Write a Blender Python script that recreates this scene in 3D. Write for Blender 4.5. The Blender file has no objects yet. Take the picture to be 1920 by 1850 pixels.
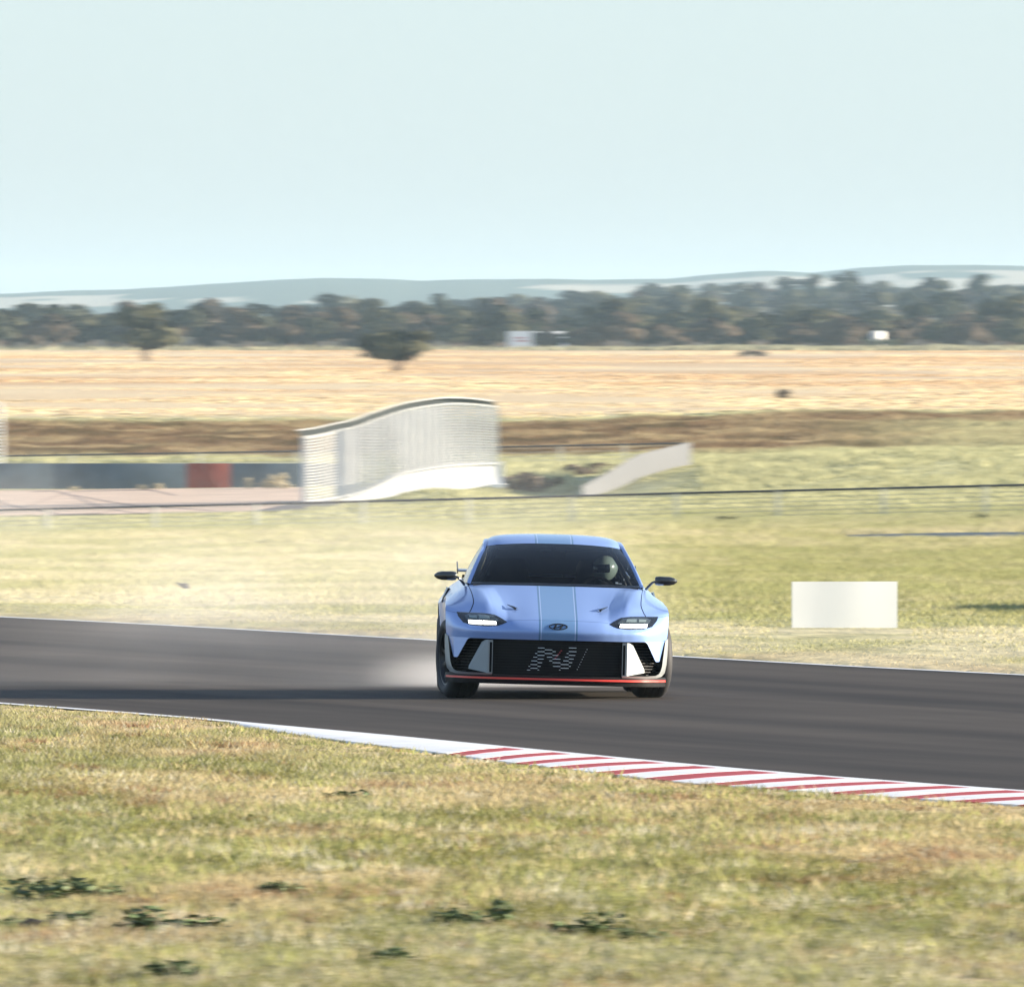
import bpy, bmesh, math, random
import numpy as np
from mathutils import Vector, Matrix
from mathutils.bvhtree import BVHTree

random.seed(7)
rng = np.random.default_rng(7)
SC = bpy.context.scene
COL = SC.collection

# ------------------------------------------------------------------ camera, sky, sun, exposure
KD = 17.0 / 11.0       # metres of real depth per unit of the depth scale the plan is drawn in
F = 24420.0            # focal length in photograph pixels (1920 wide), on that scale
CAM_H = 3.11
HORIZON = 620.0
cam_data = bpy.data.cameras.new('camera')
cam = bpy.data.objects.new('camera', cam_data)
COL.objects.link(cam)
cam_data.sensor_width = 36.0
cam_data.sensor_fit = 'HORIZONTAL'
cam_data.lens = F * KD / 1920.0 * 36.0
cam_data.clip_start = 1.0
cam_data.clip_end = 60000.0
cam.location = (0, 0, CAM_H)
cam.rotation_euler = (math.pi / 2 - math.atan(305.0 / (F * KD)), 0, 0)
cam_data.dof.use_dof = True
cam_data.dof.focus_distance = 170.7
cam_data.dof.aperture_fstop = 92.0
cam_data.dof.aperture_ratio = 0.056
SC.camera = cam

SUN_EL = math.radians(11.5)
SUN_AZ = math.radians(90.0)       # from +X (the right of the picture)
world = bpy.data.worlds.new('World')
SC.world = world
world.use_nodes = True
wn = world.node_tree
wn.nodes.clear()
w_out = wn.nodes.new('ShaderNodeOutputWorld')
w_bg = wn.nodes.new('ShaderNodeBackground')
w_sky = wn.nodes.new('ShaderNodeTexSky')
w_sky.sky_type = 'NISHITA'
w_sky.sun_disc = False
w_sky.sun_elevation = SUN_EL
w_sky.sun_rotation = SUN_AZ
w_sky.altitude = 50
w_sky.air_density = 1.0
w_sky.dust_density = 0.38
w_sky.ozone_density = 3.0
w_mul = wn.nodes.new('ShaderNodeMix')
w_mul.data_type = 'RGBA'
w_mul.blend_type = 'MULTIPLY'
w_mul.inputs[0].default_value = 1.0
w_mul.inputs[7].default_value = (0.79, 0.925, 1.11, 1)
w_hs = wn.nodes.new('ShaderNodeHueSaturation')
w_hs.inputs['Saturation'].default_value = 0.5
wn.links.new(w_sky.outputs[0], w_hs.inputs['Color'])
wn.links.new(w_hs.outputs[0], w_mul.inputs[6])
wn.links.new(w_mul.outputs[2], w_bg.inputs[0])
w_bg.inputs[1].default_value = 0.090
wn.links.new(w_bg.outputs[0], w_out.inputs[0])

sun_d = bpy.data.lights.new('sun', 'SUN')
sun_d.energy = 5.0
sun_d.angle = math.radians(0.5)
sun_d.color = (1.0, 0.86, 0.68)
sun = bpy.data.objects.new('sun', sun_d)
COL.objects.link(sun)
_sd = Vector((math.cos(SUN_EL) * math.sin(SUN_AZ), math.cos(SUN_EL) * math.cos(SUN_AZ), math.sin(SUN_EL)))
sun.rotation_euler = _sd.to_track_quat('Z', 'Y').to_euler()
sun.location = (60, 60, 60)

SC.view_settings.view_transform = 'Standard'
SC.view_settings.look = 'None'
SC.view_settings.gamma = 1.0
SC.view_settings.use_curve_mapping = False
SC.view_settings.exposure = 1.65
SC.render.engine = 'CYCLES'
cy = SC.cycles
cy.use_denoising = True
cy.max_bounces = 6
cy.diffuse_bounces = 2
cy.glossy_bounces = 3
cy.transmission_bounces = 4
cy.transparent_max_bounces = 12
cy.volume_bounces = 1
cy.volume_step_rate = 1.0
cy.volume_max_steps = 96
cy.sample_clamp_indirect = 6.0
cy.caustics_reflective = False
cy.caustics_refractive = False


# ------------------------------------------------------------------ helpers
def W(px, py, d):
    """photograph pixel + plan depth -> world point"""
    return Vector(((px - 960.0) * d / F, d * KD, CAM_H - (py - HORIZON) * d / F))


def gd(py, z=0.0):
    return (CAM_H - z) * F / (py - HORIZON)


def node_mat(name):
    m = bpy.data.materials.new(name)
    m.use_nodes = True
    nt = m.node_tree
    return m, nt, nt.nodes['Principled BSDF']


def mat(name, color, rough=0.6, metal=0.0, coat=0.0, var=0.12, scale=6.0, bump=0.0, emit=0.0, stretch=(1, 1, 1), spec=0.5):
    m, nt, b = node_mat(name)
    b.inputs['Roughness'].default_value = rough
    b.inputs['Metallic'].default_value = metal
    b.inputs['Coat Weight'].default_value = coat
    b.inputs['Coat Roughness'].default_value = 0.06
    b.inputs['Specular IOR Level'].default_value = spec
    c = (*color, 1)
    if var > 0:
        tc = nt.nodes.new('ShaderNodeTexCoord')
        mp = nt.nodes.new('ShaderNodeMapping')
        mp.inputs['Scale'].default_value = stretch
        nz = nt.nodes.new('ShaderNodeTexNoise')
        nz.inputs['Scale'].default_value = scale
        nz.inputs['Detail'].default_value = 5
        mr = nt.nodes.new('ShaderNodeMapRange')
        mr.inputs[1].default_value = 0.25
        mr.inputs[2].default_value = 0.75
        mr.inputs[3].default_value = 1 - var
        mr.inputs[4].default_value = 1 + var
        mx = nt.nodes.new('ShaderNodeMix')
        mx.data_type = 'RGBA'
        mx.blend_type = 'MULTIPLY'
        mx.inputs[0].default_value = 1
        mx.inputs[6].default_value = c
        nt.links.new(tc.outputs['Object'], mp.inputs[0])
        nt.links.new(mp.outputs[0], nz.inputs['Vector'])
        nt.links.new(nz.outputs[0], mr.inputs[0])
        nt.links.new(mr.outputs[0], mx.inputs[7])
        nt.links.new(mx.outputs[2], b.inputs['Base Color'])
        if bump > 0:
            bp = nt.nodes.new('ShaderNodeBump')
            bp.inputs['Strength'].default_value = bump
            bp.inputs['Distance'].default_value = 0.02
            nt.links.new(nz.outputs[0], bp.inputs['Height'])
            nt.links.new(bp.outputs[0], b.inputs['Normal'])
    else:
        b.inputs['Base Color'].default_value = c
    if emit > 0:
        b.inputs['Emission Color'].default_value = c
        b.inputs['Emission Strength'].default_value = emit
    return m


def link(name, me, material=None, parent=None, kind=None):
    o = bpy.data.objects.new(name, me)
    COL.objects.link(o)
    if material is not None:
        me.materials.append(material)
    if parent is not None:
        o.parent = parent
    if kind:
        o['kind'] = kind
    return o


def pyobj(name, verts, faces, material=None, parent=None, kind=None, smooth=False, fix=True):
    me = bpy.data.meshes.new(name)
    me.from_pydata([tuple(v) for v in verts], [], [tuple(f) for f in faces])
    if fix:
        bm = bmesh.new()
        bm.from_mesh(me)
        bmesh.ops.recalc_face_normals(bm, faces=bm.faces)
        bm.to_mesh(me)
        bm.free()
    if smooth:
        me.polygons.foreach_set('use_smooth', [True] * len(me.polygons))
    me.update()
    return link(name, me, material, parent, kind)


def bmobj(name, bm, material=None, parent=None, kind=None, smooth=False, angle=None):
    me = bpy.data.meshes.new(name)
    bm.to_mesh(me)
    bm.free()
    if smooth:
        me.polygons.foreach_set('use_smooth', [True] * len(me.polygons))
        if angle:
            me.set_sharp_from_angle(angle=math.radians(angle))
    return link(name, me, material, parent, kind)


def box(bm, c, s, rot=None, bevel=0.0):
    r = bmesh.ops.create_cube(bm, size=1.0)
    vs = r['verts']
    M = Matrix.Translation(Vector(c)) @ (rot.to_4x4() if rot is not None else Matrix.Identity(4)) @ Matrix.Diagonal((*s, 1))
    bmesh.ops.transform(bm, matrix=M, verts=vs)
    if bevel > 0:
        es = list({e for v in vs for e in v.link_edges})
        bmesh.ops.bevel(bm, geom=es, offset=bevel, segments=2, affect='EDGES', profile=0.6)


def tube(bm, pts, radii, n=8, caps=True):
    pts = [Vector(p) for p in pts]
    if not hasattr(radii, '__len__'):
        radii = [radii] * len(pts)
    rings = []
    for i, p in enumerate(pts):
        a = pts[max(0, i - 1)]
        b = pts[min(len(pts) - 1, i + 1)]
        t = (b - a).normalized()
        up = Vector((0, 0, 1)) if abs(t.z) < 0.9 else Vector((1, 0, 0))
        u = t.cross(up).normalized()
        v = t.cross(u).normalized()
        rings.append([bm.verts.new(p + (u * math.cos(2 * math.pi * k / n) + v * math.sin(2 * math.pi * k / n)) * radii[i]) for k in range(n)])
    for i in range(len(rings) - 1):
        for k in range(n):
            bm.faces.new((rings[i][k], rings[i][(k + 1) % n], rings[i + 1][(k + 1) % n], rings[i + 1][k]))
    if caps:
        bm.faces.new(rings[0][::-1])
        bm.faces.new(rings[-1])


def lathe(bm, prof, n=48, axis='X'):
    """profile [(x, r)] turned about the X axis"""
    rings = []
    for (x, r) in prof:
        rings.append([bm.verts.new((x, r * math.sin(2 * math.pi * k / n), r * math.cos(2 * math.pi * k / n))) for k in range(n)])
    for i in range(len(rings) - 1):
        for k in range(n):
            bm.faces.new((rings[i][k], rings[i][(k + 1) % n], rings[i + 1][(k + 1) % n], rings[i + 1][k]))


def empty(name, loc, label, cat, group=None, rz=0.0):
    o = bpy.data.objects.new(name, None)
    COL.objects.link(o)
    o.location = loc
    o.rotation_euler = (0, 0, rz)
    o.empty_display_size = 0.2
    tag(o, label, cat, group)
    return o


def tag(o, label, cat, group=None):
    o['label'] = label
    o['category'] = cat
    if group:
        o['group'] = group
    return o


def copy_tree(o, parent=None):
    c = o.copy()
    COL.objects.link(c)
    if parent is not None:
        c.parent = parent
    for ch in list(o.children):
        copy_tree(ch, c)
    return c


def herm(P, ts):
    """monotone cubic interpolation of rows of P (n, ...) at parameters ts"""
    P = np.asarray(P, float)
    n = len(P)
    D = P[1:] - P[:-1]
    m = np.zeros_like(P)
    m[0] = D[0]
    m[-1] = D[-1]
    a, b = D[:-1], D[1:]
    same = (a * b) > 0
    den = np.where(np.abs(a + b) < 1e-12, 1, a + b)
    m[1:-1] = np.where(same, np.sign(a) * np.minimum(np.abs((a + b) / 2), 3 * np.minimum(np.abs(a), np.abs(b))), 0)
    out = []
    for t in ts:
        i = min(int(t), n - 2)
        s = t - i
        h00 = 2 * s**3 - 3 * s**2 + 1
        h10 = s**3 - 2 * s**2 + s
        h01 = -2 * s**3 + 3 * s**2
        h11 = s**3 - s**2
        out.append(h00 * P[i] + h10 * m[i] + h01 * P[i + 1] + h11 * m[i + 1])
    return np.array(out)


def interp(x, xs, ys):
    return np.interp(x, xs, ys)


def sstep(x, a, b):
    t = np.clip((np.asarray(x, float) - a) / (b - a), 0, 1)
    return t * t * (3 - 2 * t)


_perm = rng.random((256, 256))


def vnoise(x, y, seed=0):
    x = np.asarray(x, float) + seed * 17.31
    y = np.asarray(y, float) + seed * 9.77
    xi = np.floor(x).astype(int)
    yi = np.floor(y).astype(int)
    fx = x - xi
    fy = y - yi
    fx = fx * fx * (3 - 2 * fx)
    fy = fy * fy * (3 - 2 * fy)
    g = lambda a, b: _perm[a % 256, b % 256]
    return (g(xi, yi) * (1 - fx) + g(xi + 1, yi) * fx) * (1 - fy) + (g(xi, yi + 1) * (1 - fx) + g(xi + 1, yi + 1) * fx) * fy


def fnoise(x, y, seed=0, oct=3):
    s = 0
    a = 0.55
    for k in range(oct):
        s = s + a * vnoise(x * 2**k, y * 2**k, seed + k * 3)
        a *= 0.5
    return s / (0.55 * (2 - 2 ** (1 - oct)))


# ------------------------------------------------------------------ ground shape
def poly_from_px(pts, z=0.0):
    out = []
    for (px, py) in pts:
        d = gd(py, z)
        out.append(((px - 960) * d / F, d))
    return np.array(out)


FAR = poly_from_px([(0, 1156), (300, 1171), (600, 1188), (820, 1200), (1262, 1230), (1600, 1249), (1920, 1265)])
NEAR = poly_from_px([(0, 1319), (200, 1334), (340, 1345), (500, 1360), (700, 1378), (960, 1403), (1300, 1436), (1600, 1461), (1920, 1484)])
KLOW = poly_from_px([(430, 1356), (520, 1372), (600, 1384), (700, 1397), (800, 1409), (960, 1431), (1150, 1453), (1300, 1470), (1600, 1491), (1920, 1511)])


def extend(P, n0=60.0, n1=45.0):
    a = P[0] + (P[0] - P[1]) / np.linalg.norm(P[0] - P[1]) * n0
    b = P[-1] + (P[-1] - P[-2]) / np.linalg.norm(P[-1] - P[-2]) * n1
    return np.vstack([a, P, b])


FAR_E = extend(FAR)
NEAR_E = extend(NEAR)


def d_far(x):
    return np.interp(x, FAR_E[:, 0], FAR_E[:, 1])


def d_near(x):
    return np.interp(x, NEAR_E[:, 0], NEAR_E[:, 1])


def d_klow(x):
    x = np.asarray(x, float)
    k = np.interp(x, KLOW[:, 0], KLOW[:, 1])
    n = d_near(x)
    e = KLOW[-1, 1] + (x - KLOW[-1, 0]) * (NEAR_E[-1, 1] - NEAR_E[-2, 1]) / (NEAR_E[-1, 0] - NEAR_E[-2, 0])
    k = np.where(x > KLOW[-1, 0], e, k)
    return np.where(x < KLOW[0, 0], n, np.minimum(k, n))


PROF_D = [0, 128, 140, 150, 200, 300, 420, 455, 482, 500, 540, 620, 700, 800, 1100, 1500, 2000, 2600, 3600, 6000, 12000]
PROF_Z = [0, 0, -0.08, -0.16, -0.70, -1.93, -3.35, -3.35, -3.15, -2.8, -2.42, -1.46, -1.3, -1.31, -1.17, -0.6, 0.24, 1.2, 3.0, 4.0, 6.0]


def ground_z(x, d):
    x = np.asarray(x, float)
    d = np.asarray(d, float)
    z = np.interp(d, PROF_D, PROF_Z)
    q = d - d_far(x)
    z = z * sstep(q, 2, 20)
    # right side lies a little higher at the first fence, and a grass mound beyond it
    z = z + 0.020 * np.clip(x, -20, 30) * np.exp(-((d - 430) / 90.0) ** 2)
    mound = (.45 * sstep(x, 2.5, 7.0) + .55 * sstep(x, 6.0, 15.0)) * (1 - 0.4 * sstep(x, 40, 90))
    z = z + 0.95 * mound * np.exp(-((d - 505) / 26.0) ** 2)
    z = z + 0.45 * mound * sstep(d, 520, 600) * (1 - sstep(d, 640, 760))
    # mound of grass against the foot of the bridge
    z = z + 0.55 * np.exp(-((x + 2.6) / 2.4) ** 2 - ((d - 474) / 7.0) ** 2)
    # rising wooded ground far right
    px = x / np.maximum(d, 1) * F + 960
    z = z + 7.5 * sstep(d, 2300, 4200) * sstep(px, 560, 1500) * (1 - sstep(d, 5500, 7500))
    r = sstep(q, 4, 30)
    z = z + r * 0.07 * (fnoise(x / 3.0, d / 6.0, 3) - 0.5) * np.minimum(1.0, d / 300.0)
    n = sstep(d_klow(x) - d, 0.5, 6)
    z = z + n * 0.05 * (fnoise(x / 1.2, d / 1.8, 5) - 0.5)
    return z


def gz(x, d):
    return float(ground_z(np.array([x]), np.array([d]))[0])


# zone colours (real ground cover)
def ground_col(x, d):
    x = np.asarray(x, float)
    d = np.asarray(d, float)
    n1 = fnoise(x / 2.2, d / 5.0, 11)
    n2 = fnoise(x / 0.7, d / 1.6, 12)
    nb = fnoise(x / 14.0 + 3, d / 60.0, 13)
    nf = fnoise(x / 34.0, d / 55.0, 14, 4)

    def c(*a):
        return np.array(a)[None, :]

    def lerp(A, B, t):
        return A * (1 - t[:, None]) + B * t[:, None]

    straw = c(.60, .49, .27)
    green = c(.29, .275, .095)
    red = c(.36, .21, .12)
    pale = c(.58, .52, .32)
    brown = c(.20, .140, .085)
    tan = c(.67, .505, .31)
    orange = c(.57, .385, .21)
    cream = c(.72, .58, .36)
    A = lerp(np.repeat(straw, len(x), 0), green, sstep(n1, .42, .62))
    A = lerp(A, red, sstep(n2, .60, .78) * .6)
    # band of dry, reddish straw right by the kerb
    A = lerp(A, c(.58, .44, .25), (1 - sstep(d_klow(x) - d, 2.0, 9.0)) * .75)
    # beyond the track
    B = lerp(np.repeat(pale, len(x), 0), c(.42, .40, .20), sstep(n1, .40, .66))
    right = sstep(x / np.maximum(d, 1) * F, 60, 420)
    gband = right * sstep(d, 138, 150) * (1 - sstep(d, 235, 330))
    B = lerp(B, c(.35, .345, .155), gband * (.35 + .6 * sstep(n2, .35, .6)))
    B = lerp(B, c(.44, .29, .16), (1 - sstep(d - d_far(x), 0, 9)) * .55 * n2)
    B = lerp(B, c(.43, .42, .24), sstep(d, 330, 420))
    # brown scrubby bank
    bk = sstep(d, 548, 562) * (1 - sstep(d, 622, 650))
    bk = bk * (1 - 0.75 * sstep(x / np.maximum(d, 1) * F, 450, 900) * (1 - sstep(d, 600, 612)))
    B = lerp(B, brown, bk * (0.60 + .40 * sstep(nb, .25, .5)))
    ns_ = fnoise(x / 4.0, d / 5.0, 17, 3)
    B = lerp(B, c(.36, .29, .17), bk * sstep(ns_, .52, .66) * .8)
    B = lerp(B, c(.10, .085, .05), bk * sstep(ns_, .44, .32) * .7)
    # green-grey strip, then tan stubble
    fld = sstep(d, 648, 700)
    T = lerp(np.repeat(tan, len(x), 0), orange, sstep(nf, .50, .64) * .7)
    T = lerp(T, cream, sstep(nf, .48, .36) * .8)
    T = lerp(T, cream, (1 - sstep(d, 820, 1000)) * .7)
    B = lerp(B, T, fld)
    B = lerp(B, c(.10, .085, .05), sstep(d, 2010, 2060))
    B = lerp(B, c(.28, .23, .12), sstep(d, 4300, 5000))
    out = lerp(A, B, sstep(d - d_far(x), -6, -3))
    return out


MAT_GROUND, nt, b = node_mat('dry_grass_ground')
b.inputs['Roughness'].default_value = 0.95
b.inputs['Specular IOR Level'].default_value = 0.1
at = nt.nodes.new('ShaderNodeAttribute')
at.attribute_name = 'cover'
geo = nt.nodes.new('ShaderNodeNewGeometry')
mp = nt.nodes.new('ShaderNodeMapping')
mp.inputs['Scale'].default_value = (1, .25, 1)
nz = nt.nodes.new('ShaderNodeTexNoise')
nz.inputs['Scale'].default_value = 1.6
nz.inputs['Detail'].default_value = 8
nz.inputs['Roughness'].default_value = .65
mr = nt.nodes.new('ShaderNodeMapRange')
mr.inputs[1].default_value = .25
mr.inputs[2].default_value = .75
mr.inputs[3].default_value = .62
mr.inputs[4].default_value = 1.3
mx = nt.nodes.new('ShaderNodeMix')
mx.data_type = 'RGBA'
mx.blend_type = 'MULTIPLY'
mx.inputs[0].default_value = 1
nt.links.new(geo.outputs['Position'], mp.inputs[0])
nt.links.new(mp.outputs[0], nz.inputs['Vector'])
nt.links.new(nz.outputs[0], mr.inputs[0])
nt.links.new(at.outputs['Color'], mx.inputs[6])
nt.links.new(mr.outputs[0], mx.inputs[7])
nt.links.new(mx.outputs[2], b.inputs['Base Color'])
bp = nt.nodes.new('ShaderNodeBump')
bp.inputs['Strength'].default_value = .6
bp.inputs['Distance'].default_value = .12
nt.links.new(nz.outputs[0], bp.inputs['Height'])
nt.links.new(bp.outputs[0], b.inputs['Normal'])

rows = np.concatenate([np.linspace(20, 55, 8)[:-1], np.linspace(55, 112, 150)[:-1], np.linspace(112, 300, 240)[:-1],
                       np.linspace(300, 760, 300)[:-1], np.geomspace(760, 2200, 130)[:-1], np.geomspace(2200, 13000, 70)])
s = np.linspace(-1, 1, 221)
s = np.sign(s) * (0.16 * np.abs(s) + 0.84 * np.abs(s) ** 4)
gx, gdm = [], []
for d in rows:
    gx.append(s * (30 + d * 0.30))
    gdm.append(np.full_like(s, d))
gx = np.concatenate(gx)
gdm = np.concatenate(gdm)
gzz = ground_z(gx, gdm)
q_in = (gdm < d_far(gx) + .25) & (gdm > d_klow(gx) - .15)
gzz = np.where(q_in, -0.05, gzz)
NS = len(s)
idx = np.arange(len(gx)).reshape(len(rows), NS)
quads = np.stack([idx[:-1, :-1], idx[:-1, 1:], idx[1:, 1:], idx[1:, :-1]], -1).reshape(-1, 4)
me = bpy.data.meshes.new('ground')
me.vertices.add(len(gx))
me.vertices.foreach_set('co', np.stack([gx, gdm * KD, gzz], 1).ravel())
me.loops.add(quads.size)
me.loops.foreach_set('vertex_index', quads.ravel())
me.polygons.add(len(quads))
me.polygons.foreach_set('loop_start', np.arange(0, quads.size, 4))
me.polygons.foreach_set('use_smooth', np.ones(len(quads), bool))
me.update(calc_edges=True)
ca = me.color_attributes.new('cover', 'FLOAT_COLOR', 'POINT')
cc = np.ones((len(gx), 4))
cc[:, :3] = ground_col(gx, gdm)
ca.data.foreach_set('color', cc.ravel())
link('ground', me, MAT_GROUND, None, 'structure')

# ------------------------------------------------------------------ race track
MAT_ASPH, nt, b = node_mat('worn_asphalt')
b.inputs['Roughness'].default_value = .82
b.inputs['Specular IOR Level'].default_value = .14
geo = nt.nodes.new('ShaderNodeNewGeometry')
tdir = (FAR[-1] - FAR[0]) * np.array([1, KD])
tdir = tdir / np.linalg.norm(tdir)
rotz = math.atan2(tdir[1], tdir[0])
mp = nt.nodes.new('ShaderNodeMapping')
mp.vector_type = 'TEXTURE'
mp.inputs['Rotation'].default_value = (0, 0, rotz)
nt.links.new(geo.outputs['Position'], mp.inputs[0])


def nzn(scale, vec, detail=4, st=None):
    n = nt.nodes.new('ShaderNodeTexNoise')
    n.inputs['Scale'].default_value = scale
    n.inputs['Detail'].default_value = detail
    if st:
        m2 = nt.nodes.new('ShaderNodeMapping')
        m2.inputs['Scale'].default_value = st
        nt.links.new(vec, m2.inputs[0])
        vec = m2.outputs[0]
    nt.links.new(vec, n.inputs['Vector'])
    return n


n1 = nzn(1.0, mp.outputs[0], 5, (.03, .9, 1))     # rubber lines along the track
n2 = nzn(60, geo.outputs['Position'], 3)          # aggregate
n3 = nzn(.35, geo.outputs['Position'], 4)
cr = nt.nodes.new('ShaderNodeValToRGB')
cr.color_ramp.elements[0].position = .32
cr.color_ramp.elements[0].color = (.021, .0175, .014, 1)
cr.color_ramp.elements[1].position = .66
cr.color_ramp.elements[1].color = (.064, .053, .042, 1)
nt.links.new(n1.outputs[0], cr.inputs[0])
ma = nt.nodes.new('ShaderNodeMath')
ma.operation = 'MULTIPLY_ADD'
ma.inputs[1].default_value = .55
ma.inputs[2].default_value = .45
nt.links.new(n2.outputs[0], ma.inputs[0])
mb = nt.nodes.new('ShaderNodeMath')
mb.operation = 'MULTIPLY_ADD'
mb.inputs[1].default_value = .8
nt.links.new(n3.outputs[0], mb.inputs[0])
nt.links.new(ma.outputs[0], mb.inputs[2])
mx = nt.nodes.new('ShaderNodeMix')
mx.data_type = 'RGBA'
mx.blend_type = 'MULTIPLY'
mx.inputs[0].default_value = 1
nt.links.new(cr.outputs[0], mx.inputs[6])
nt.links.new(mb.outputs[0], mx.inputs[7])
nt.links.new(mx.outputs[2], b.inputs['Base Color'])
bp = nt.nodes.new('ShaderNodeBump')
bp.inputs['Strength'].default_value = .35
bp.inputs['Distance'].default_value = .004
nt.links.new(n2.outputs[0], bp.inputs['Height'])
nt.links.new(bp.outputs[0], b.inputs['Normal'])


def ribbon2(name, A, B, z, material, kind='structure', parent=None, n=80, down=.04):
    """flat sheet between two plan polylines, with a small vertical skirt"""
    def resample(P):
        L = np.concatenate([[0], np.cumsum(np.linalg.norm(np.diff(P, axis=0), axis=1))])
        t = np.linspace(0, L[-1], n)
        return np.stack([np.interp(t, L, P[:, 0]), np.interp(t, L, P[:, 1])], 1)
    A, B = resample(np.asarray(A)), resample(np.asarray(B))
    v, f = [], []
    for i in range(n):
        a_, b_ = (A[i][0], A[i][1] * KD), (B[i][0], B[i][1] * KD)
        v += [(*a_, z - down), (*a_, z), (*b_, z), (*b_, z - down)]
        if i:
            o = (i - 1) * 4
            for k in range(3):
                f.append((o + k, o + k + 1, o + k + 5, o + k + 4))
    return pyobj(name, v, f, material, parent, kind)


ribbon2('track', FAR_E, NEAR_E, 0.0, MAT_ASPH)
MAT_LINE = mat('worn_white_paint', (.74, .75, .74), .7, var=.12, scale=3)
offn = np.array([-tdir[1], tdir[0]])
if offn[1] < 0:
    offn = -offn
ribbon2('far_edge_line', FAR_E + offn * 0.02, FAR_E - offn * .10, 0.004, MAT_LINE, down=.001)
ribbon2('near_edge_line', NEAR_E + offn * .10, NEAR_E - offn * .02, 0.004, MAT_LINE, down=.001)

# kerb: white concrete apron, then red and white blocks
MAT_KW = mat('kerb_white', (.72, .74, .75), .7, var=.16, scale=2.5, bump=.2)
MAT_KR = mat('kerb_red', (.38, .016, .014), .65, var=.25, scale=2.5, bump=.2)


def near_y(px):
    return float(np.interp(px, [0, 200, 340, 500, 700, 960, 1300, 1600, 1920, 2600], [1319, 1334, 1345, 1360, 1378, 1403, 1436, 1461, 1484, 1533]))


def klow_y(px):
    return float(np.interp(px, [430, 520, 600, 700, 800, 960, 1150, 1300, 1600, 1920, 2600], [1357, 1372, 1384, 1397, 1409, 1431, 1453, 1470, 1491, 1511, 1556]))


def gp(px, py):
    d = gd(py)
    return np.array(((px - 960) * d / F, d))


kerb = bpy.data.objects.new('kerb', None)
COL.objects.link(kerb)
kerb.location = (float(gp(1000, 1420)[0]), float(gp(1000, 1420)[1]) * KD, 0)
kerb['kind'] = 'structure'
ko = Vector(kerb.location)


def kerb_block(name, bx0, bx1, tx0, tx1, material, n=3, bow=True):
    v, f = [], []
    for i in range(n + 1):
        t = i / n
        top = gp(tx0 + (tx1 - tx0) * t, near_y(tx0 + (tx1 - tx0) * t) + 1.5)
        bot = gp(bx0 + (bx1 - bx0) * t, klow_y(bx0 + (bx1 - bx0) * t))
        for k in range(4):
            u = k / 3.0
            p = top * (1 - u) + bot * u
            zz = 0.008 + 0.007 * math.sin(math.pi * min(1, u * .95 + .03))
            v.append((p[0] - ko.x, p[1] * KD - ko.y, zz))
        v.append((bot[0] - ko.x, bot[1] * KD - ko.y, -.05))
        v.append((top[0] - ko.x, top[1] * KD - ko.y, -.05))
    for i in range(n):
        o = i * 6
        for k in range(6):
            a, bb = o + k, o + (k + 1) % 6
            f.append((a, bb, bb + 6, a + 6))
    f.append((0, 1, 2, 3, 4, 5))
    o = n * 6
    f.append((o + 5, o + 4, o + 3, o + 2, o + 1, o))
    return pyobj(name, v, f, material, kerb)


kerb_block('kerb_apron', 432, 838, 432, 943, MAT_KW, 16)
# (red starts along the low edge, along the track edge, all in photograph pixels)
lo = [840, 905, 965, 1030, 1115, 1210, 1320, 1425, 1550, 1680, 1785, 1910, 2040, 2170]
hi = [945, 1035, 1118, 1208, 1300, 1405, 1535, 1655, 1770, 1885, 2010, 2130, 2260, 2390]
GAP = .6
for i in range(len(lo) - 1):
    lm = lo[i] + (lo[i + 1] - lo[i]) * .43
    hm = hi[i] + (hi[i + 1] - hi[i]) * .43
    kerb_block('red_block', lo[i] + GAP, lm - GAP, hi[i] + GAP, hm - GAP, MAT_KR)
    kerb_block('white_block', lm + GAP, lo[i + 1] - GAP, hm + GAP, hi[i + 1] - GAP, MAT_KW)

# ------------------------------------------------------------------ pink gravel run-off, hills
MAT_GRAVEL = mat('pink_gravel', (.58, .43, .31), .95, var=.35, scale=.9, stretch=(.5, 2.2, 1))
v, f = [], []
NX = 40
for j in range(9):
    for i in range(NX + 1):
        d = 467 + 31.5 * j / 8
        xr = (578 - 960) * d / F + 0.35 * math.sin(j * 2.1)
        x = -34 + (xr + 34) * i / NX
        v.append((x, d * KD, gz(x, d) + .04))
for j in range(8):
    for i in range(NX):
        a = j * (NX + 1) + i
        f.append((a, a + 1, a + NX + 2, a + NX + 1))
pyobj('gravel_runoff', v, f, MAT_GRAVEL, None, 'structure', True)
MAT_MARK = mat('tyre_mark_rubber', (.20, .14, .13), .9, var=.3, scale=1.2)
v, f = [], []
for (pa, ya, pb, yb, bend) in ((-30, 925, 260, 949, 2), (-30, 944, 200, 914, -3), (60, 912, 330, 944, 3), (120, 922, 420, 934, 1), (180, 914, 330, 921, -1)):
    for i in range(13):
        t = i / 12
        px, py = pa + (pb - pa) * t, ya + (yb - ya) * t + bend * math.sin(math.pi * t)
        # meet the ground along this line of sight
        d = 470.0
        for _ in range(12):
            d = min(497.0, max(467.5, (CAM_H - gz((px - 960) * d / F, d) - .05) * F / (py - HORIZON)))
        x = (px - 960) * d / F
        for q in (-.35, .35):
            dd_ = min(498.0, max(467.2, d + q))
            v.append((x, dd_ * KD, gz(x, dd_) + .047))
        if i:
            o = len(v) - 4
            f.append((o, o + 1, o + 3, o + 2))
pyobj('tyre_marks', v, f, MAT_MARK, None, 'structure')
MAT_DARKASPH = mat('dark_service_road', (.075, .07, .075), .9, var=.2)  # even dark grey asphalt with slight random mottling
v, f = [], []
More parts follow.
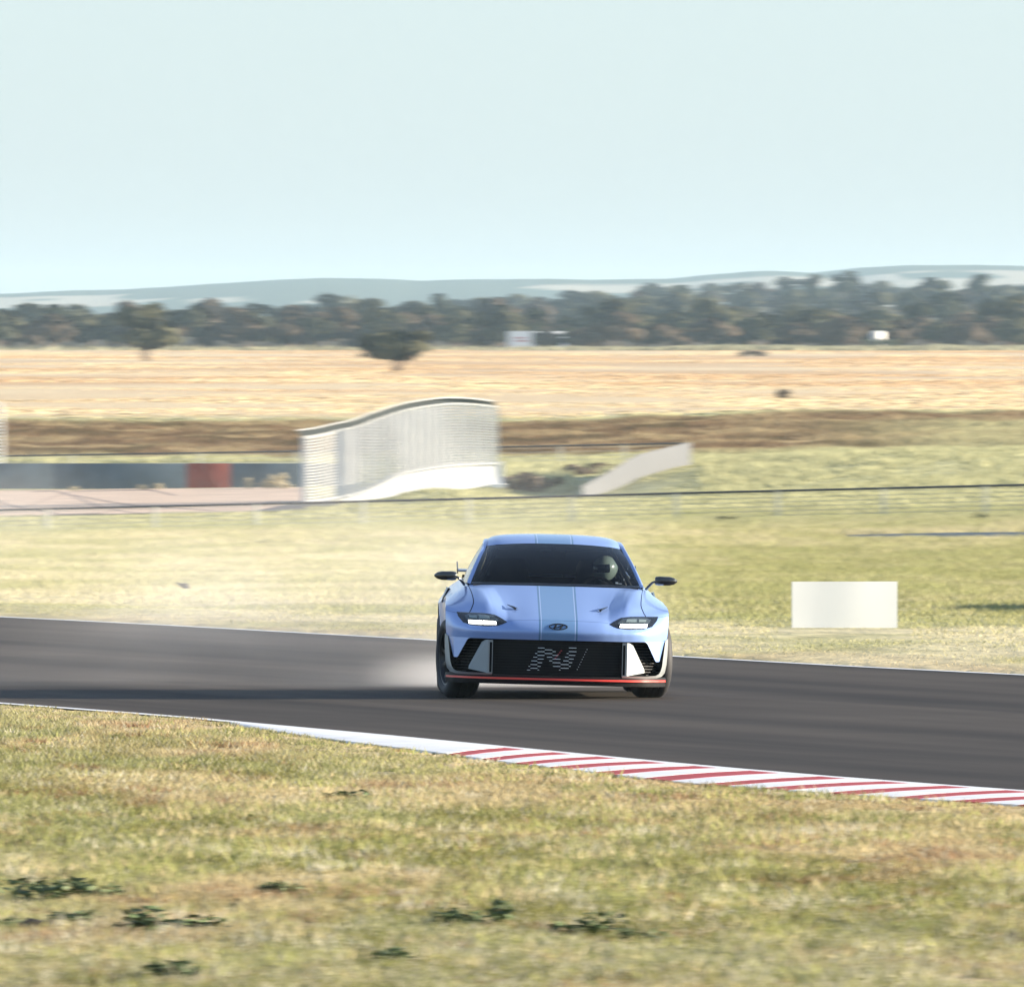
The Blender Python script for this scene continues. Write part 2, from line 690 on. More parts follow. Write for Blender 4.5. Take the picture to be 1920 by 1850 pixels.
for j in range(5):
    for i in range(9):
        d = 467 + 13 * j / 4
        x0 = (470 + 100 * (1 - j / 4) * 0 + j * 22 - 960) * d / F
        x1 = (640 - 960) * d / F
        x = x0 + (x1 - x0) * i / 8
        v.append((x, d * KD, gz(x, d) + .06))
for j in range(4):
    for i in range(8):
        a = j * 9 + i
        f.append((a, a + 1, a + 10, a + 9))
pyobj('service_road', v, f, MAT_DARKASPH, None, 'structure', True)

# hills with paler stubble paddocks
MAT_HILL, nt, b = node_mat('hill_cover')
b.inputs['Roughness'].default_value = 1
b.inputs['Specular IOR Level'].default_value = 0
at = nt.nodes.new('ShaderNodeAttribute')
at.attribute_name = 'cover'
nt.links.new(at.outputs['Color'], b.inputs['Base Color'])
HD = np.linspace(8200, 11200, 40)
HX = np.linspace(-2600, 2600, 700)
RPX = [-4000, -1200, 0, 130, 250, 370, 480, 600, 720, 790, 870, 980, 1100, 1250, 1330, 1430, 1520, 1600, 1700, 1830, 1920, 3200, 6000]
RPY = [585, 570, 553, 546, 543, 536, 528, 521, 523, 527, 525, 523, 525, 523, 515, 508, 512, 503, 498, 497, 500, 520, 560]
XX, DD = np.meshgrid(HX, HD)
PXX = XX / 10500.0 * F + 960
zr = CAM_H + (HORIZON - np.interp(PXX, RPX, RPY)) * 10500.0 / F
zr = zr + 1.1 * (fnoise(XX / 22.0, DD * 0 + 3.3, 21, 3) - .5)
prof = sstep(DD, 8200, 10500) ** .8 * (1 - .35 * sstep(DD, 10500, 11200))
ZZ = 3.0 + (zr - 3.0) * prof + 2.2 * (fnoise(XX / 160.0, DD / 420.0, 22) - .5) * sstep(DD, 8300, 9000) * (1 - sstep(DD, 9900, 10500))
elev = ZZ / np.maximum(zr, 1)
cv = np.zeros(XX.shape + (4,))
cv[..., 3] = 1
woods = np.array([.075, .085, .05])
stub = np.array([.42, .36, .26])
fieldn = fnoise(XX / 95.0 + 9, elev * 7.0, 24, 2)
tt = sstep(fieldn, .55, .60) * sstep(elev, .90, .82) * sstep(elev, .1, .2)
tt = np.maximum(tt, sstep(PXX, 1180, 1260) * sstep(elev, .90, .86) * sstep(elev, .62, .68) * sstep(fieldn, .36, .42))
cv[..., :3] = woods * (1 - tt[..., None]) + stub * tt[..., None]
me = bpy.data.meshes.new('distant_hills')
me.from_pydata(np.stack([XX, DD * KD, ZZ], -1).reshape(-1, 3).tolist(), [],
               [(j * 700 + i, j * 700 + i + 1, (j + 1) * 700 + i + 1, (j + 1) * 700 + i) for j in range(39) for i in range(699)])
me.polygons.foreach_set('use_smooth', [True] * len(me.polygons))
ca = me.color_attributes.new('cover', 'FLOAT_COLOR', 'POINT')
ca.data.foreach_set('color', cv.ravel())
link('distant_hills', me, MAT_HILL, None, 'structure')

# ------------------------------------------------------------------ haze (air)
m = bpy.data.materials.new('haze_air')
m.use_nodes = True
nt = m.node_tree
nt.nodes.clear()
o_ = nt.nodes.new('ShaderNodeOutputMaterial')
pv = nt.nodes.new('ShaderNodeVolumePrincipled')
pv.inputs['Color'].default_value = (.58, .80, .95, 1)
pv.inputs['Density'].default_value = 0.54e-4 / KD
pv.inputs['Anisotropy'].default_value = 0.0
nt.links.new(pv.outputs[0], o_.inputs['Volume'])
bm = bmesh.new()
box(bm, (0, 6600 * KD, 29.6), (9600, 13400 * KD, 68.8))
hz = bmobj('haze', bm, m, None, 'stuff')
#__PART2__

# ------------------------------------------------------------------ trackside things
MAT_POST = mat('galvanised_post', (.40, .41, .37), .6, .2, var=.1)
MAT_RAIL = mat('dark_fence_rail', (.055, .06, .065), .5, .3, var=.1)
MAT_WIRE = mat('fence_wire', (.42, .44, .43), .5, .5, var=0)


def wire_fence(label, pts, height, post_px, rail_r, post_r, wires, top_over=0.0):
    """pts: plan+top polyline [(px, py_top, d)]; posts at the given photograph columns"""
    P = [W(*p) for p in pts]
    pxs = [p[0] for p in pts]
    base = P[len(P) // 2].copy()
    base.z = gz(base.x, base.y / KD)
    e = empty('wire_fence', base, label, 'fence')

    def at(px):
        i = max(0, min(len(pxs) - 2, int(np.searchsorted(pxs, px)) - 1))
        t = (px - pxs[i]) / (pxs[i + 1] - pxs[i])
        return P[i].lerp(P[i + 1], t)
    bm = bmesh.new()
    tube(bm, [p - base for p in P], rail_r, 8)
    bmobj('top_rail', bm, MAT_RAIL, e, smooth=True, angle=40)
    bmw = bmesh.new()
    for k in range(wires):
        fr = (k + .5) / wires
        tube(bmw, [p - base - Vector((0, 0, height * fr)) for p in P], .007, 4, False)
    if wires:
        bmobj('wire_mesh', bmw, MAT_WIRE, e, 'stuff')
    for px in post_px:
        t = at(px)
        g = gz(t.x, t.y / KD)
        bm = bmesh.new()
        tube(bm, [Vector((0, 0, g - .3)) + Vector((t.x, t.y, 0)) - base, Vector((t.x, t.y, t.z + top_over)) - base], [post_r, post_r], 8)
        bmobj('post', bm, MAT_POST, e, smooth=True, angle=40)
    return e


wire_fence('low wire fence with dark top rail crossing the grass just behind the car', [(-500, 966, 418), (0, 956, 418), (600, 942, 419), (960, 933, 420), (1300, 924, 420), (1920, 909, 420), (2420, 897, 420)], 1.0,
           [-108, 88, 290, 480, 680, 878, 1072, 1268, 1458, 1657, 1848, 2046], .037, .05, 7)
wire_fence('far wire fence with dark rail below the brown bank, behind the slatted bridge', [(-400, 860, 532), (0, 855, 532), (560, 846, 534), (935, 838, 535), (1285, 831, 536)], 1.0,
           [-60, 135, 375, 555, 700, 845, 1050, 1170, 1280], .035, .04, 6)

# tyre barrier faced with conveyor belt
MAT_BELT = mat('blue_grey_belt', (.085, .125, .155), .7, var=.25, scale=1.5)
MAT_BELTR = mat('red_belt', (.27, .052, .032), .7, var=.25, scale=1.5)
MAT_RUBBER = mat('tyre_rubber', (.02, .02, .022), .7, var=.2)
bx = W(300, 907, 500)
bar = empty('tyre_barrier', (bx.x, bx.y, -2.85), 'long blue grey belted tyre barrier with one red panel left of the bridge', 'barrier')
# panels
cuts = [(-420, -150), (-150, 100), (100, 350), (350, 432), (432, 566), (566, 640)]
for (a, c) in cuts:
    p0, p1 = W(a, 868, 500), W(c, 868, 500)
    z0, z1 = -2.95, W(0, 868.5, 500).z
    bm = bmesh.new()
    box(bm, ((p0.x + p1.x) / 2 - bx.x, 0, (z0 + z1) / 2 + 2.85), (p1.x - p0.x - .012, .05, z1 - z0), bevel=.012)
    o = bmobj('belt_panel', bm, MAT_BELTR if a == 350 else MAT_BELT, bar, smooth=True, angle=30)
    if a == 350:
        o['label'] = 'red belt panel'
bm = bmesh.new()
xx = W(-420, 868, 500).x
while xx < W(636, 868, 500).x:
    for k in range(4):
        lv = [(-.10, .20), (-.10, .30), (-.06, .325), (.06, .325), (.10, .30), (.10, .20)]
        n = 10
        rings = [[bm.verts.new((xx + .33 - bx.x + r * math.cos(6.2832 * q / n), .37 + r * math.sin(6.2832 * q / n), .10 + .205 * k + h)) for q in range(n)] for (h, r) in lv]
        for i in range(len(rings) - 1):
            for q in range(n):
                bm.faces.new((rings[i][q], rings[i][(q + 1) % n], rings[i + 1][(q + 1) % n], rings[i + 1][q]))
    xx += .66
bmobj('tyre_stacks', bm, MAT_RUBBER, bar, 'stuff')

# ------------------------------------------------------------------ slatted bridge
MAT_BR = mat('white_painted_steel', (.76, .745, .70), .5, var=.06, scale=2)
MAT_BRW = mat('white_concrete', (.80, .79, .76), .8, var=.06, scale=.8)
BRP = [(566, 820, 942, 480.0), (600, 815, 938.5, 480.1), (640, 806, 931, 480.2), (664, 801, 926, 480.3), (700, 788, 913, 480.45), (754, 771, 888, 480.7),
       (800, 762, 878, 480.9), (850, 757, 871.5, 481.1), (890, 758, 869.5, 481.35), (933, 763, 868.5, 481.5)]
bp_px = [p[0] for p in BRP]
br0 = W(760, 940, 482)
br0.z = gz(br0.x, br0.y / KD)
br = empty('slatted_bridge', br0, 'white arched footbridge with slatted screens and a white concrete side', 'bridge')


def brat(px):
    t = float(np.interp(px, bp_px, np.arange(len(bp_px))))
    top = herm([(p[1],) for p in BRP], [t])[0][0]
    bot = herm([(p[2],) for p in BRP], [t])[0][0]
    d = 480.0 + 1.25 * (px - 566) / 367.0
    return W(px, top, d), W(px, bot, d)


DEEP = Vector((-.2, 2.6, 0))
stations = [566 + (933 - 566) * i / 44 for i in range(45)]


def sweep_rect(bm, pts, wy, hz_):
    pr = None
    for p in pts:
        ring = [bm.verts.new(p + Vector((0, a * wy / 2, c * hz_ / 2))) for a, c in ((-1, -1), (1, -1), (1, 1), (-1, 1))]
        if pr:
            for k in range(4):
                bm.faces.new((pr[k], pr[(k + 1) % 4], ring[(k + 1) % 4], ring[k]))
        else:
            bm.faces.new(ring[::-1])
        pr = ring
    bm.faces.new(pr)


for side, (off, st) in enumerate(((Vector((0, 0, 0)), stations), (DEEP, [x for x in stations if x > 634]))):
    NSL = 22
    for k in range(NSL):
        fr = (k + .6) / NSL
        bm = bmesh.new()
        pts = []
        for x in st:
            t, bo = brat(x)
            pts.append(t.lerp(bo, fr) + off - br0)
        sweep_rect(bm, pts, .03, .066)
        bmobj('slat', bm, MAT_BR, br)
    # posts
    xs = ([570, 640] + [650 + 14.1 * i for i in range(21)]) if side == 0 else [640 + 24 * i for i in range(13)]
    for x in xs:
        t, bo = brat(min(x, 932))
        bm = bmesh.new()
        wid = .18 if (x in (570, 640) and side == 0) else .09
        box(bm, (t + bo) / 2 + off - br0 + Vector((0, -.045 if side == 0 else .045, 0)), (wid, .05, (t - bo).length + .06))
        bmobj('screen_post', bm, MAT_BR, br)
    for nm, fr, w_, h_ in (('top_rail', 0.0, .12, .07), ('bottom_rail', 1.0, .14, .07)):
        bm = bmesh.new()
        pts = []
        for x in st:
            t, bo = brat(x)
            pts.append(t.lerp(bo, fr) + off - br0)
        sweep_rect(bm, pts, w_, h_)
        bmobj(nm, bm, MAT_BR, br)
# canted cap above the near screen: outer rail and grey mesh strip
bm = bmesh.new()
bm2 = bmesh.new()
pr = None
pts = []
for i, x in enumerate(stations):
    t, bo = brat(x)
    u = t + Vector((-.16, -.12, .26 * (1 - .15 * i / 44))) - br0
    pts.append(u)
    ring = [bm2.verts.new(t - br0 + Vector((0, .02, .04))), bm2.verts.new(u + Vector((0, .03, -.02))), bm2.verts.new(u + Vector((0, .06, -.02))), bm2.verts.new(t - br0 + Vector((0, .05, .04)))]
    if pr:
        for k in range(4):
            bm2.faces.new((pr[k], pr[(k + 1) % 4], ring[(k + 1) % 4], ring[k]))
    pr = ring
sweep_rect(bm, pts, .08, .055)
bmobj('cap_rail', bm, MAT_BR, br)
MAT_CAP = mat('grey_mesh_strip', (.10, .115, .115), .7, .0, var=.1)
bmobj('cap_strip', bm2, MAT_CAP, br)
# deck and side wall
bm = bmesh.new()
v, f = [], []
for i, x in enumerate(stations):
    t, bo = brat(x)
    p = bo - br0 + Vector((0, 0, -.07))
    low = min(p.z - .05, -.2) - .5
    v += [p + Vector((0, -.06, 0)), p + DEEP + Vector((0, .06, 0)), Vector((p.x + DEEP.x, p.y + DEEP.y + .06, p.z - .3)), Vector((p.x, p.y + .3, p.z - .3))]
    if i:
        o = (i - 1) * 4
        for k in range(4):
            f.append((o + k, o + (k + 1) % 4, o + (k + 1) % 4 + 4, o + k + 4))
f.append((0, 1, 2, 3))
o = 44 * 4
f.append((o + 3, o + 2, o + 1, o))
pyobj('deck', v, f, MAT_BRW, br)
v, f = [], []
n = 0
for i, x in enumerate(stations):
    if x < 636:
        continue
    t, bo = brat(x)
    p = bo - br0 + Vector((0, 0, -.10))
    zb = W(0, 909 + (935 - x) * .11, 482).z - br0.z
    v += [p + Vector((0, -.02, 0)), p + Vector((0, .24, 0)), Vector((p.x, p.y + .24, min(zb, p.z - .12))), Vector((p.x, p.y - .02, min(zb, p.z - .12)))]
    if n:
        o = (n - 1) * 4
        for k in range(4):
            f.append((o + k, o + (k + 1) % 4, o + (k + 1) % 4 + 4, o + k + 4))
    n += 1
f.append((0, 1, 2, 3))
o = (n - 1) * 4
f.append((o + 3, o + 2, o + 1, o))
pyobj('side_wall', v, f, MAT_BRW, br)
t, bo = brat(933)
bm = bmesh.new()
zb = W(0, 909, 481.5).z
box(bm, (bo.x - br0.x + .06, bo.y - br0.y + 1.3, (bo.z - .1 + zb) / 2 - br0.z), (.28, 2.7, bo.z - .1 - zb + .3))
box(bm, (bo.x - br0.x + .02, bo.y - br0.y + 1.2, zb - br0.z - .03), (.55, 3.1, .12))
bmobj('abutment', bm, MAT_BRW, br)

# pale mesh ramp screen right of the bridge
MAT_RS = mat('grey_ramp_sheet', (.11, .115, .12), .65, .1, var=.12, scale=2)
RS = [(1294, 830, 868, 512), (1262, 838, 876, 508), (1228, 846, 884, 504), (1196, 854, 893, 499.5), (1176, 864, 901, 495), (1156, 877, 909, 491), (1136, 889, 915, 487.5), (1116, 900, 919, 484.5), (1092, 913, 923, 481)]
r0 = W(1200, 905, 500)
r0.z = gz(r0.x, r0.y / KD)
rs = empty('ramp_screen', r0, 'pale grey curved sheet screen rising through the grass right of the bridge', 'screen')
for i in range(len(RS) - 1):
    a, c = RS[i], RS[i + 1]
    at_, ab = W(a[0], a[1], a[3]), W(a[0], a[2] + 8, a[3])
    ct, cb = W(c[0] + .5, c[1], c[3]), W(c[0] + .5, c[2] + 8, c[3])
    th = Vector((.02, .05, 0))
    v = [at_ - r0, ct - r0, cb - r0, ab - r0, at_ + th - r0, ct + th - r0, cb + th - r0, ab + th - r0]
    pyobj('sheet_panel', v, [(0, 1, 2, 3), (7, 6, 5, 4), (0, 4, 5, 1), (1, 5, 6, 2), (2, 6, 7, 3), (3, 7, 4, 0)], MAT_RS, rs)
bm = bmesh.new()
sweep_rect(bm, [W(a[0], a[1] - .8, a[3]) - r0 for a in RS], .06, .045)
bmobj('cap_rail', bm, MAT_RS, rs)

# end of another slatted screen at the left edge of the picture
e0 = W(-20, 868, 505)
le = empty('screen_end', (e0.x, e0.y, -2.85), 'rounded white end of a screen at the very left behind the barrier', 'screen')
bm = bmesh.new()
pp = []
for a in range(7):
    an = math.pi / 2 * a / 6
    pp.append(W(5 - 12 + 12 * math.sin(an), 765 - 12 * math.cos(an) + 2, 505))
pts = [W(-160, 754, 505), W(-7, 754, 505)] + pp[1:] + [W(5, 880, 505)]
e0 = Vector((e0.x, e0.y, -2.85))
tube(bm, [p - e0 for p in pts], .045, 6)
bmobj('frame', bm, MAT_BR, le)
for k in range(18):
    bm = bmesh.new()
    a, c = W(-160, 762 + k * 6.2, 505), W(4, 762 + k * 6.2, 505)
    sweep_rect(bm, [a - e0, c - e0], .03, .05)
    bmobj('slat', bm, MAT_BR, le)

# low concrete strip at the right, below the fence
MAT_CON = mat('blue_grey_concrete', (.34, .36, .40), .8, var=.2, scale=1.5)
c0, c1 = W(1600, 1003, 342), W(2300, 1003, 335)
cb = empty('low_wall', (c1.x, c1.y, W(1900, 1012, 338).z), 'low grey concrete edge in the grass at the right below the fence', 'wall')
LW = [(1590, 1002.5, 1004), (1680, 1000.5, 1005), (1780, 998.5, 1006.5), (1880, 997.5, 1008), (2000, 997, 1009), (2300, 997, 1012)]
for i in range(len(LW) - 1):
    a, c = LW[i], LW[i + 1]
    da, dc = 342 - (a[0] - 1590) * .010, 342 - (c[0] - 1590) * .010
    o3 = Vector(cb.location)
    v = []
    for dd_ in (0, .25):
        v += [W(a[0], a[1], da + dd_) - o3, W(c[0] - .5, c[1], dc + dd_) - o3, W(c[0] - .5, c[2] + 6, dc + dd_) - o3, W(a[0], a[2] + 6, da + dd_) - o3]
    pyobj('wall_segment', v, [(0, 1, 2, 3), (7, 6, 5, 4), (0, 4, 5, 1), (1, 5, 6, 2), (2, 6, 7, 3), (3, 7, 4, 0)], MAT_CON, cb)

# white boards on the verge
MAT_BOARD = mat('white_board', (.70, .715, .70), .42, var=.05, scale=1.2)
MAT_BACK = mat('board_frame', (.30, .33, .34), .6, .3, var=.1)


def board(x, d, w, z0, z1, rz, label):
    e = empty('trackside_board', (x, d * KD, gz(x, d)), label, 'board', None, rz)
    g = gz(x, d)
    nx = 14
    v, f = [], []
    for i in range(nx + 1):
        u = i / nx
        xx = -w / 2 + w * u
        bow = -.005 * math.sin(math.pi * u) + .002 * math.sin(u * 9)
        sag = .012 * math.sin(u * 11 + 1) + .01 * math.sin(u * 5)
        for (yy, zz) in ((0, z0 - g - .02 + sag), (0, (z0 * .6 + z1 * .4) - g), (0, z1 - g), (.035, z1 - g), (.035, z0 - g - .02 + sag)):
            b2 = .006 * math.sin(math.pi * (zz + g - z0) / (z1 - z0)) * math.sin(u * 6.5)
            v.append((xx, yy + bow + b2, zz))
        if i:
            o = (i - 1) * 5
            for k in range(5):
                f.append((o + k, o + (k + 1) % 5, o + (k + 1) % 5 + 5, o + k + 5))
    f.append((0, 1, 2, 3, 4))
    o = nx * 5
    f.append((o + 4, o + 3, o + 2, o + 1, o))
    pyobj('panel', v, f, MAT_BOARD, e, None, True).data.set_sharp_from_angle(angle=math.radians(40))
    for sx in (-.40, .40):
        bm = bmesh.new()
        box(bm, (sx * w, .06, (z1 - g) / 2 - .1), (.04, .04, z1 - g + .1))
        tube(bm, [(sx * w, .07, (z1 - g) * .8), (sx * w, .42, -.05)], .015, 6)
        bmobj('leg', bm, MAT_BACK, e)
    return e


bx0, bx1 = W(1484, 1090, 140), W(1684, 1187, 140)
board((bx0.x + bx1.x) / 2, 140, bx1.x - bx0.x, bx1.z, bx0.z, math.radians(9), 'blank white board standing on the grass verge right of the car')
mo = (13.9, 156.0)  # unseen mound, added and shaped to throw a shadow onto the verge
mv, mf = [], []
for j in range(13):
    r_ = j / 12
    for i in range(36):
        a_ = 2 * math.pi * i / 36
        wob = 1 + .10 * math.sin(3 * a_ + 1) + .06 * math.sin(7 * a_)
        hh = 1.6 * (1 - r_ ** 3) * (1 + .05 * math.sin(5 * a_ + 9 * r_)) - .12 * (j == 12)
        mv.append((4.0 * r_ * wob * math.cos(a_), 12.0 * r_ * wob * math.sin(a_), hh))
    if j:
        for i in range(36):
            o = (j - 1) * 36
            mf.append((o + i, o + (i + 1) % 36, o + (i + 1) % 36 + 36, o + i + 36))
o = pyobj('shadow_mound', mv, mf, mat('bare_earth', (.26, .17, .10), .95, var=.3, scale=1.5, bump=.5), None, None, True)
o.location = (mo[0], mo[1] * KD, gz(*mo) - .05)
tag(o, 'unseen mound added out to the right to cast a pointed shadow on the grass', 'mound')

# small black scrap on the grass
d_ = 172.0
sx_ = W(345, 1071, d_)
bm = bmesh.new()
ringp = [(-.10, 0, .09), (-.05, .02, .06), (0, .0, .05), (.05, -.02, .045), (.08, 0, .02)]
tube(bm, ringp, [.012, .03, .05, .045, .02], 7)
tube(bm, [(-.10, 0, .09), (-.13, 0, .10), (-.08, 0, .105)], [.012, .008, .006], 6)
o = bmobj('rubber_scrap', bm, MAT_RUBBER, None, smooth=True)
o.location = (sx_.x, sx_.y, gz(sx_.x, d_) + .09)
o.scale = (.8, .8, .8)
tag(o, 'small black scrap of rubber lying alone in the pale grass', 'scrap')

# ------------------------------------------------------------------ grass
MAT_BLADE, nt, b = node_mat('grass_blade')
nt.nodes.remove(b)
outn = nt.nodes['Material Output']
at = nt.nodes.new('ShaderNodeAttribute')
at.attribute_name = 'tint'
df = nt.nodes.new('ShaderNodeBsdfDiffuse')
tr = nt.nodes.new('ShaderNodeBsdfTranslucent')
ms = nt.nodes.new('ShaderNodeMixShader')
ms.inputs[0].default_value = .38
nt.links.new(at.outputs['Color'], df.inputs[0])
nt.links.new(at.outputs['Color'], tr.inputs[0])
nt.links.new(df.outputs[0], ms.inputs[1])
nt.links.new(tr.outputs[0], ms.inputs[2])
nt.links.new(ms.outputs[0], outn.inputs[0])


def blades(name, x, d, h, w, lean, col, z=None, label=None):
    n = len(x)
    z = ground_z(x, d) - .015 if z is None else z
    a = rng.random(n) * 2 * math.pi
    la = rng.random(n) * 2 * math.pi
    co = np.empty((n, 3, 3))
    ux, uy = np.cos(a) * w / 2, np.sin(a) * w / 2
    y = d * KD
    co[:, 0] = np.stack([x - ux, y - uy, z], 1)
    co[:, 1] = np.stack([x + ux, y + uy, z], 1)
    co[:, 2] = np.stack([x + np.cos(la) * lean * h, y + np.sin(la) * lean * h, z + h], 1)
    me = bpy.data.meshes.new(name)
    me.vertices.add(3 * n)
    me.vertices.foreach_set('co', co.ravel())
    me.loops.add(3 * n)
    me.loops.foreach_set('vertex_index', np.arange(3 * n))
    me.polygons.add(n)
    me.polygons.foreach_set('loop_start', np.arange(0, 3 * n, 3))
    me.update(calc_edges=True)
    ca = me.color_attributes.new('tint', 'FLOAT_COLOR', 'POINT')
    c4 = np.ones((n, 3, 4))
    c4[:, :, :3] = np.clip(col, 0, .9)[:, None, :]
    ca.data.foreach_set('color', c4.ravel())
    o = link(name, me, MAT_BLADE, None, 'stuff')
    if label:
        o['label'] = label
    return o


def scatter(n, d0, d1, margin=1.25, extra=0.6):
    # uniform over the wedge that the picture (and a step to the side) covers
    u = rng.random(n)
    d = np.sqrt(d0 * d0 + u * (d1 * d1 - d0 * d0))
    hw = 960.0 / F * d * margin + extra
    return (rng.random(n) * 2 - 1) * hw, d


# foreground
x, d = scatter(920000, 56, 112, 1.38, 0.8)
k = d < d_klow(x) - .02 + .12 * (rng.random(len(x)) - .5)
x, d = x[k], d[k]
# drop some to make clumps
cl = fnoise(x / .16, d / .30, 31, 2)
k = cl > .30 + .12 * rng.random(len(x))
x, d, cl = x[k], d[k], cl[k]
col = ground_col(x, d)
n = len(x)
g1 = fnoise(x / .9, d / 2.4, 33)
g2 = fnoise(x / .35, d / .8, 34)
grn = (sstep(g1, .44, .60) * .75)[:, None]
col = col * (1 - grn) + np.array([.41, .41, .18])[None] * grn
rd = (sstep(g2, .66, .78) * .65)[:, None] * (rng.random(n) < .8)[:, None]
col = col * (1 - rd) + np.array([.33, .15, .085])[None] * rd
pl = (rng.random(n) < .12 + .25 * sstep(d, 72, 64))[:, None]
col = np.where(pl, np.array([.58, .53, .38])[None], col)
col = col * np.array([.80, .82, .84])[None] * (.55 + .75 * rng.random(n))[:, None]
edge = 1 - sstep(d_klow(x) - d, .2, 6)
h = (.028 + .075 * cl * rng.random(n)) * (1 - .45 * edge) + .03 * sstep(d, 74, 62) * rng.random(n)
blades('foreground_grass', x, d, h, .012 + .012 * rng.random(n), .8, col)

# taller tufts and seeding stems standing out of the short grass
NTU = 5200
tx, td = scatter(NTU, 56, 103)
k = (td < d_klow(tx) - .5) & (fnoise(tx / 1.1, td / 2.0, 36) > .40)
tx, td = tx[k], td[k]
per = 26
kind = rng.random(len(tx))
pal = np.array([[.22, .24, .09], [.42, .42, .16], [.62, .52, .30], [.60, .56, .42], [.16, .15, .075]])
ci = np.digitize(kind, [.22, .52, .74, .90])
size = .05 + .09 * rng.random(len(tx))
x = np.repeat(tx, per) + rng.normal(size=len(tx) * per) * np.repeat(size, per) * .75
d = np.repeat(td, per) + rng.normal(size=len(tx) * per) * np.repeat(size, per) * .5
n = len(x)
col = pal[np.repeat(ci, per)] * (.65 + .6 * rng.random(n))[:, None]
h = np.repeat(size, per) * (.35 + .75 * rng.random(n)) * (.55 + .45 * sstep(d, 98, 74))
ok = d < d_klow(x) - .2
blades('foreground_tufts', x[ok], d[ok], h[ok], .010 + .012 * rng.random(int(ok.sum())), .6, col[ok])

# verge beyond the track
x, d = scatter(760000, 116, 440, 1.18, 1.0)
keep_p = np.clip(1.6 - d / 420.0, .35, 1)
k = (d > d_far(x) + .22 + .25 * rng.random(len(x))) & (rng.random(len(x)) < keep_p)
x, d = x[k], d[k]
n = len(x)
cl = fnoise(x / .8, d / 1.6, 41, 2)
cb2 = fnoise(x / 3.5, d / 8.0, 42, 2)
col = ground_col(x, d) * (1.02 - .16 * sstep(x / d * F, 100, 500) * sstep(d, 136, 150))[:, None]
gn = (sstep(cl, .5, .7) * .5)[:, None]
col = col * (1 - gn) + np.array([.36, .37, .16])[None] * gn
col = col * (.72 + .56 * rng.random(n))[:, None]
tall = sstep(d, 180, 380)
h = (.025 + .06 * cl + tall * (.09 + .24 * cb2)) * (.6 + .8 * rng.random(n))
h = h * sstep(d - d_far(x), .0, 2.5) + .02
h = h * (.40 + .60 * sstep(d - d_far(x), 8, 45))
px = x / d * F + 960
h = h * np.where((px > 1460) & (px < 1710) & (d > 132) & (d < 140), .4, 1)
h = h * np.where((px > 1570) & (d > 318) & (d < 343), .15, 1)
blades('verge_grass', x, d, h, .016 + .06 * tall + .014 * rng.random(n), .75, col)

# long grass round the bridge, the mound and the bank
x, d = scatter(300000, 436, 640, 1.12, 2.0)
px = x / d * F + 960
k = ~((px < 574) & (d > 466) & (d < 545)) & ~((px > 566) & (px < 940) & (d > 479) & (d < 487)) & ~((px > 460) & (px < 640) & (d > 466) & (d < 480))
x, d, px = x[k], d[k], px[k]
n = len(x)
cl = fnoise(x / 2.0, d / 5.0, 51, 2)
col = ground_col(x, d)
col = col * (.70 + .6 * rng.random(n))[:, None]
h = (.10 + .35 * cl * rng.random(n)) * (.5 + .5 * sstep(cl, .3, .6))
h = h * np.where((px < 575) & (d < 466), .6, 1) * np.where((px > 1075) & (px < 1315) & (d > 476) & (d < 516), .3, 1)
blades('long_grass', x, d, h, .10 + .08 * rng.random(n), .5, col)

# sparse dark and orange tussocks in the dry field
x, d = scatter(90000, 640, 1980, 1.1, 3)
nn = fnoise(x / 18.0, d / 55.0, 61, 3)
k = nn > .42
x, d, nn = x[k], d[k], nn[k]
n = len(x)
col = ground_col(x, d) * (.80 + .25 * rng.random(n))[:, None]
h = .03 + .07 * rng.random(n) * sstep(nn, .42, .65)
blades('field_stubble', x, d, h, .8 + 1.2 * rng.random(n), .7, col)

# grey-green scrub along the foot of the tree belt
x, d = scatter(14000, 1940, 2010, 1.1, 3)
px = x / d * F + 960
pr_ = np.interp(px, [0, 520, 640, 1000, 1250, 1500, 1920], [.05, .15, .1, .1, .9, .9, 1])
k = rng.random(len(x)) < pr_
x, d = x[k], d[k]
n = len(x)
col = np.array([.30, .29, .19])[None] * (.6 + .7 * rng.random(n))[:, None]
blades('field_edge_scrub', x, d, .3 + 1.0 * rng.random(n) * fnoise(x / 9, d * 0 + 2, 63), .6 + .8 * rng.random(n), .5, col)


# ------------------------------------------------------------------ weeds, bushes
MAT_WEED = mat('dark_green_leaf', (.07, .105, .035), .7, var=.35, scale=9)
MAT_BUSH = mat('grey_green_bush', (.085, .095, .045), .85, var=.35, scale=3)
MAT_DRYBUSH = mat('dry_scrub', (.13, .105, .075), .9, var=.35, scale=3)
MAT_PALEBUSH = mat('pale_dry_weed', (.46, .40, .26), .9, var=.3, scale=3)


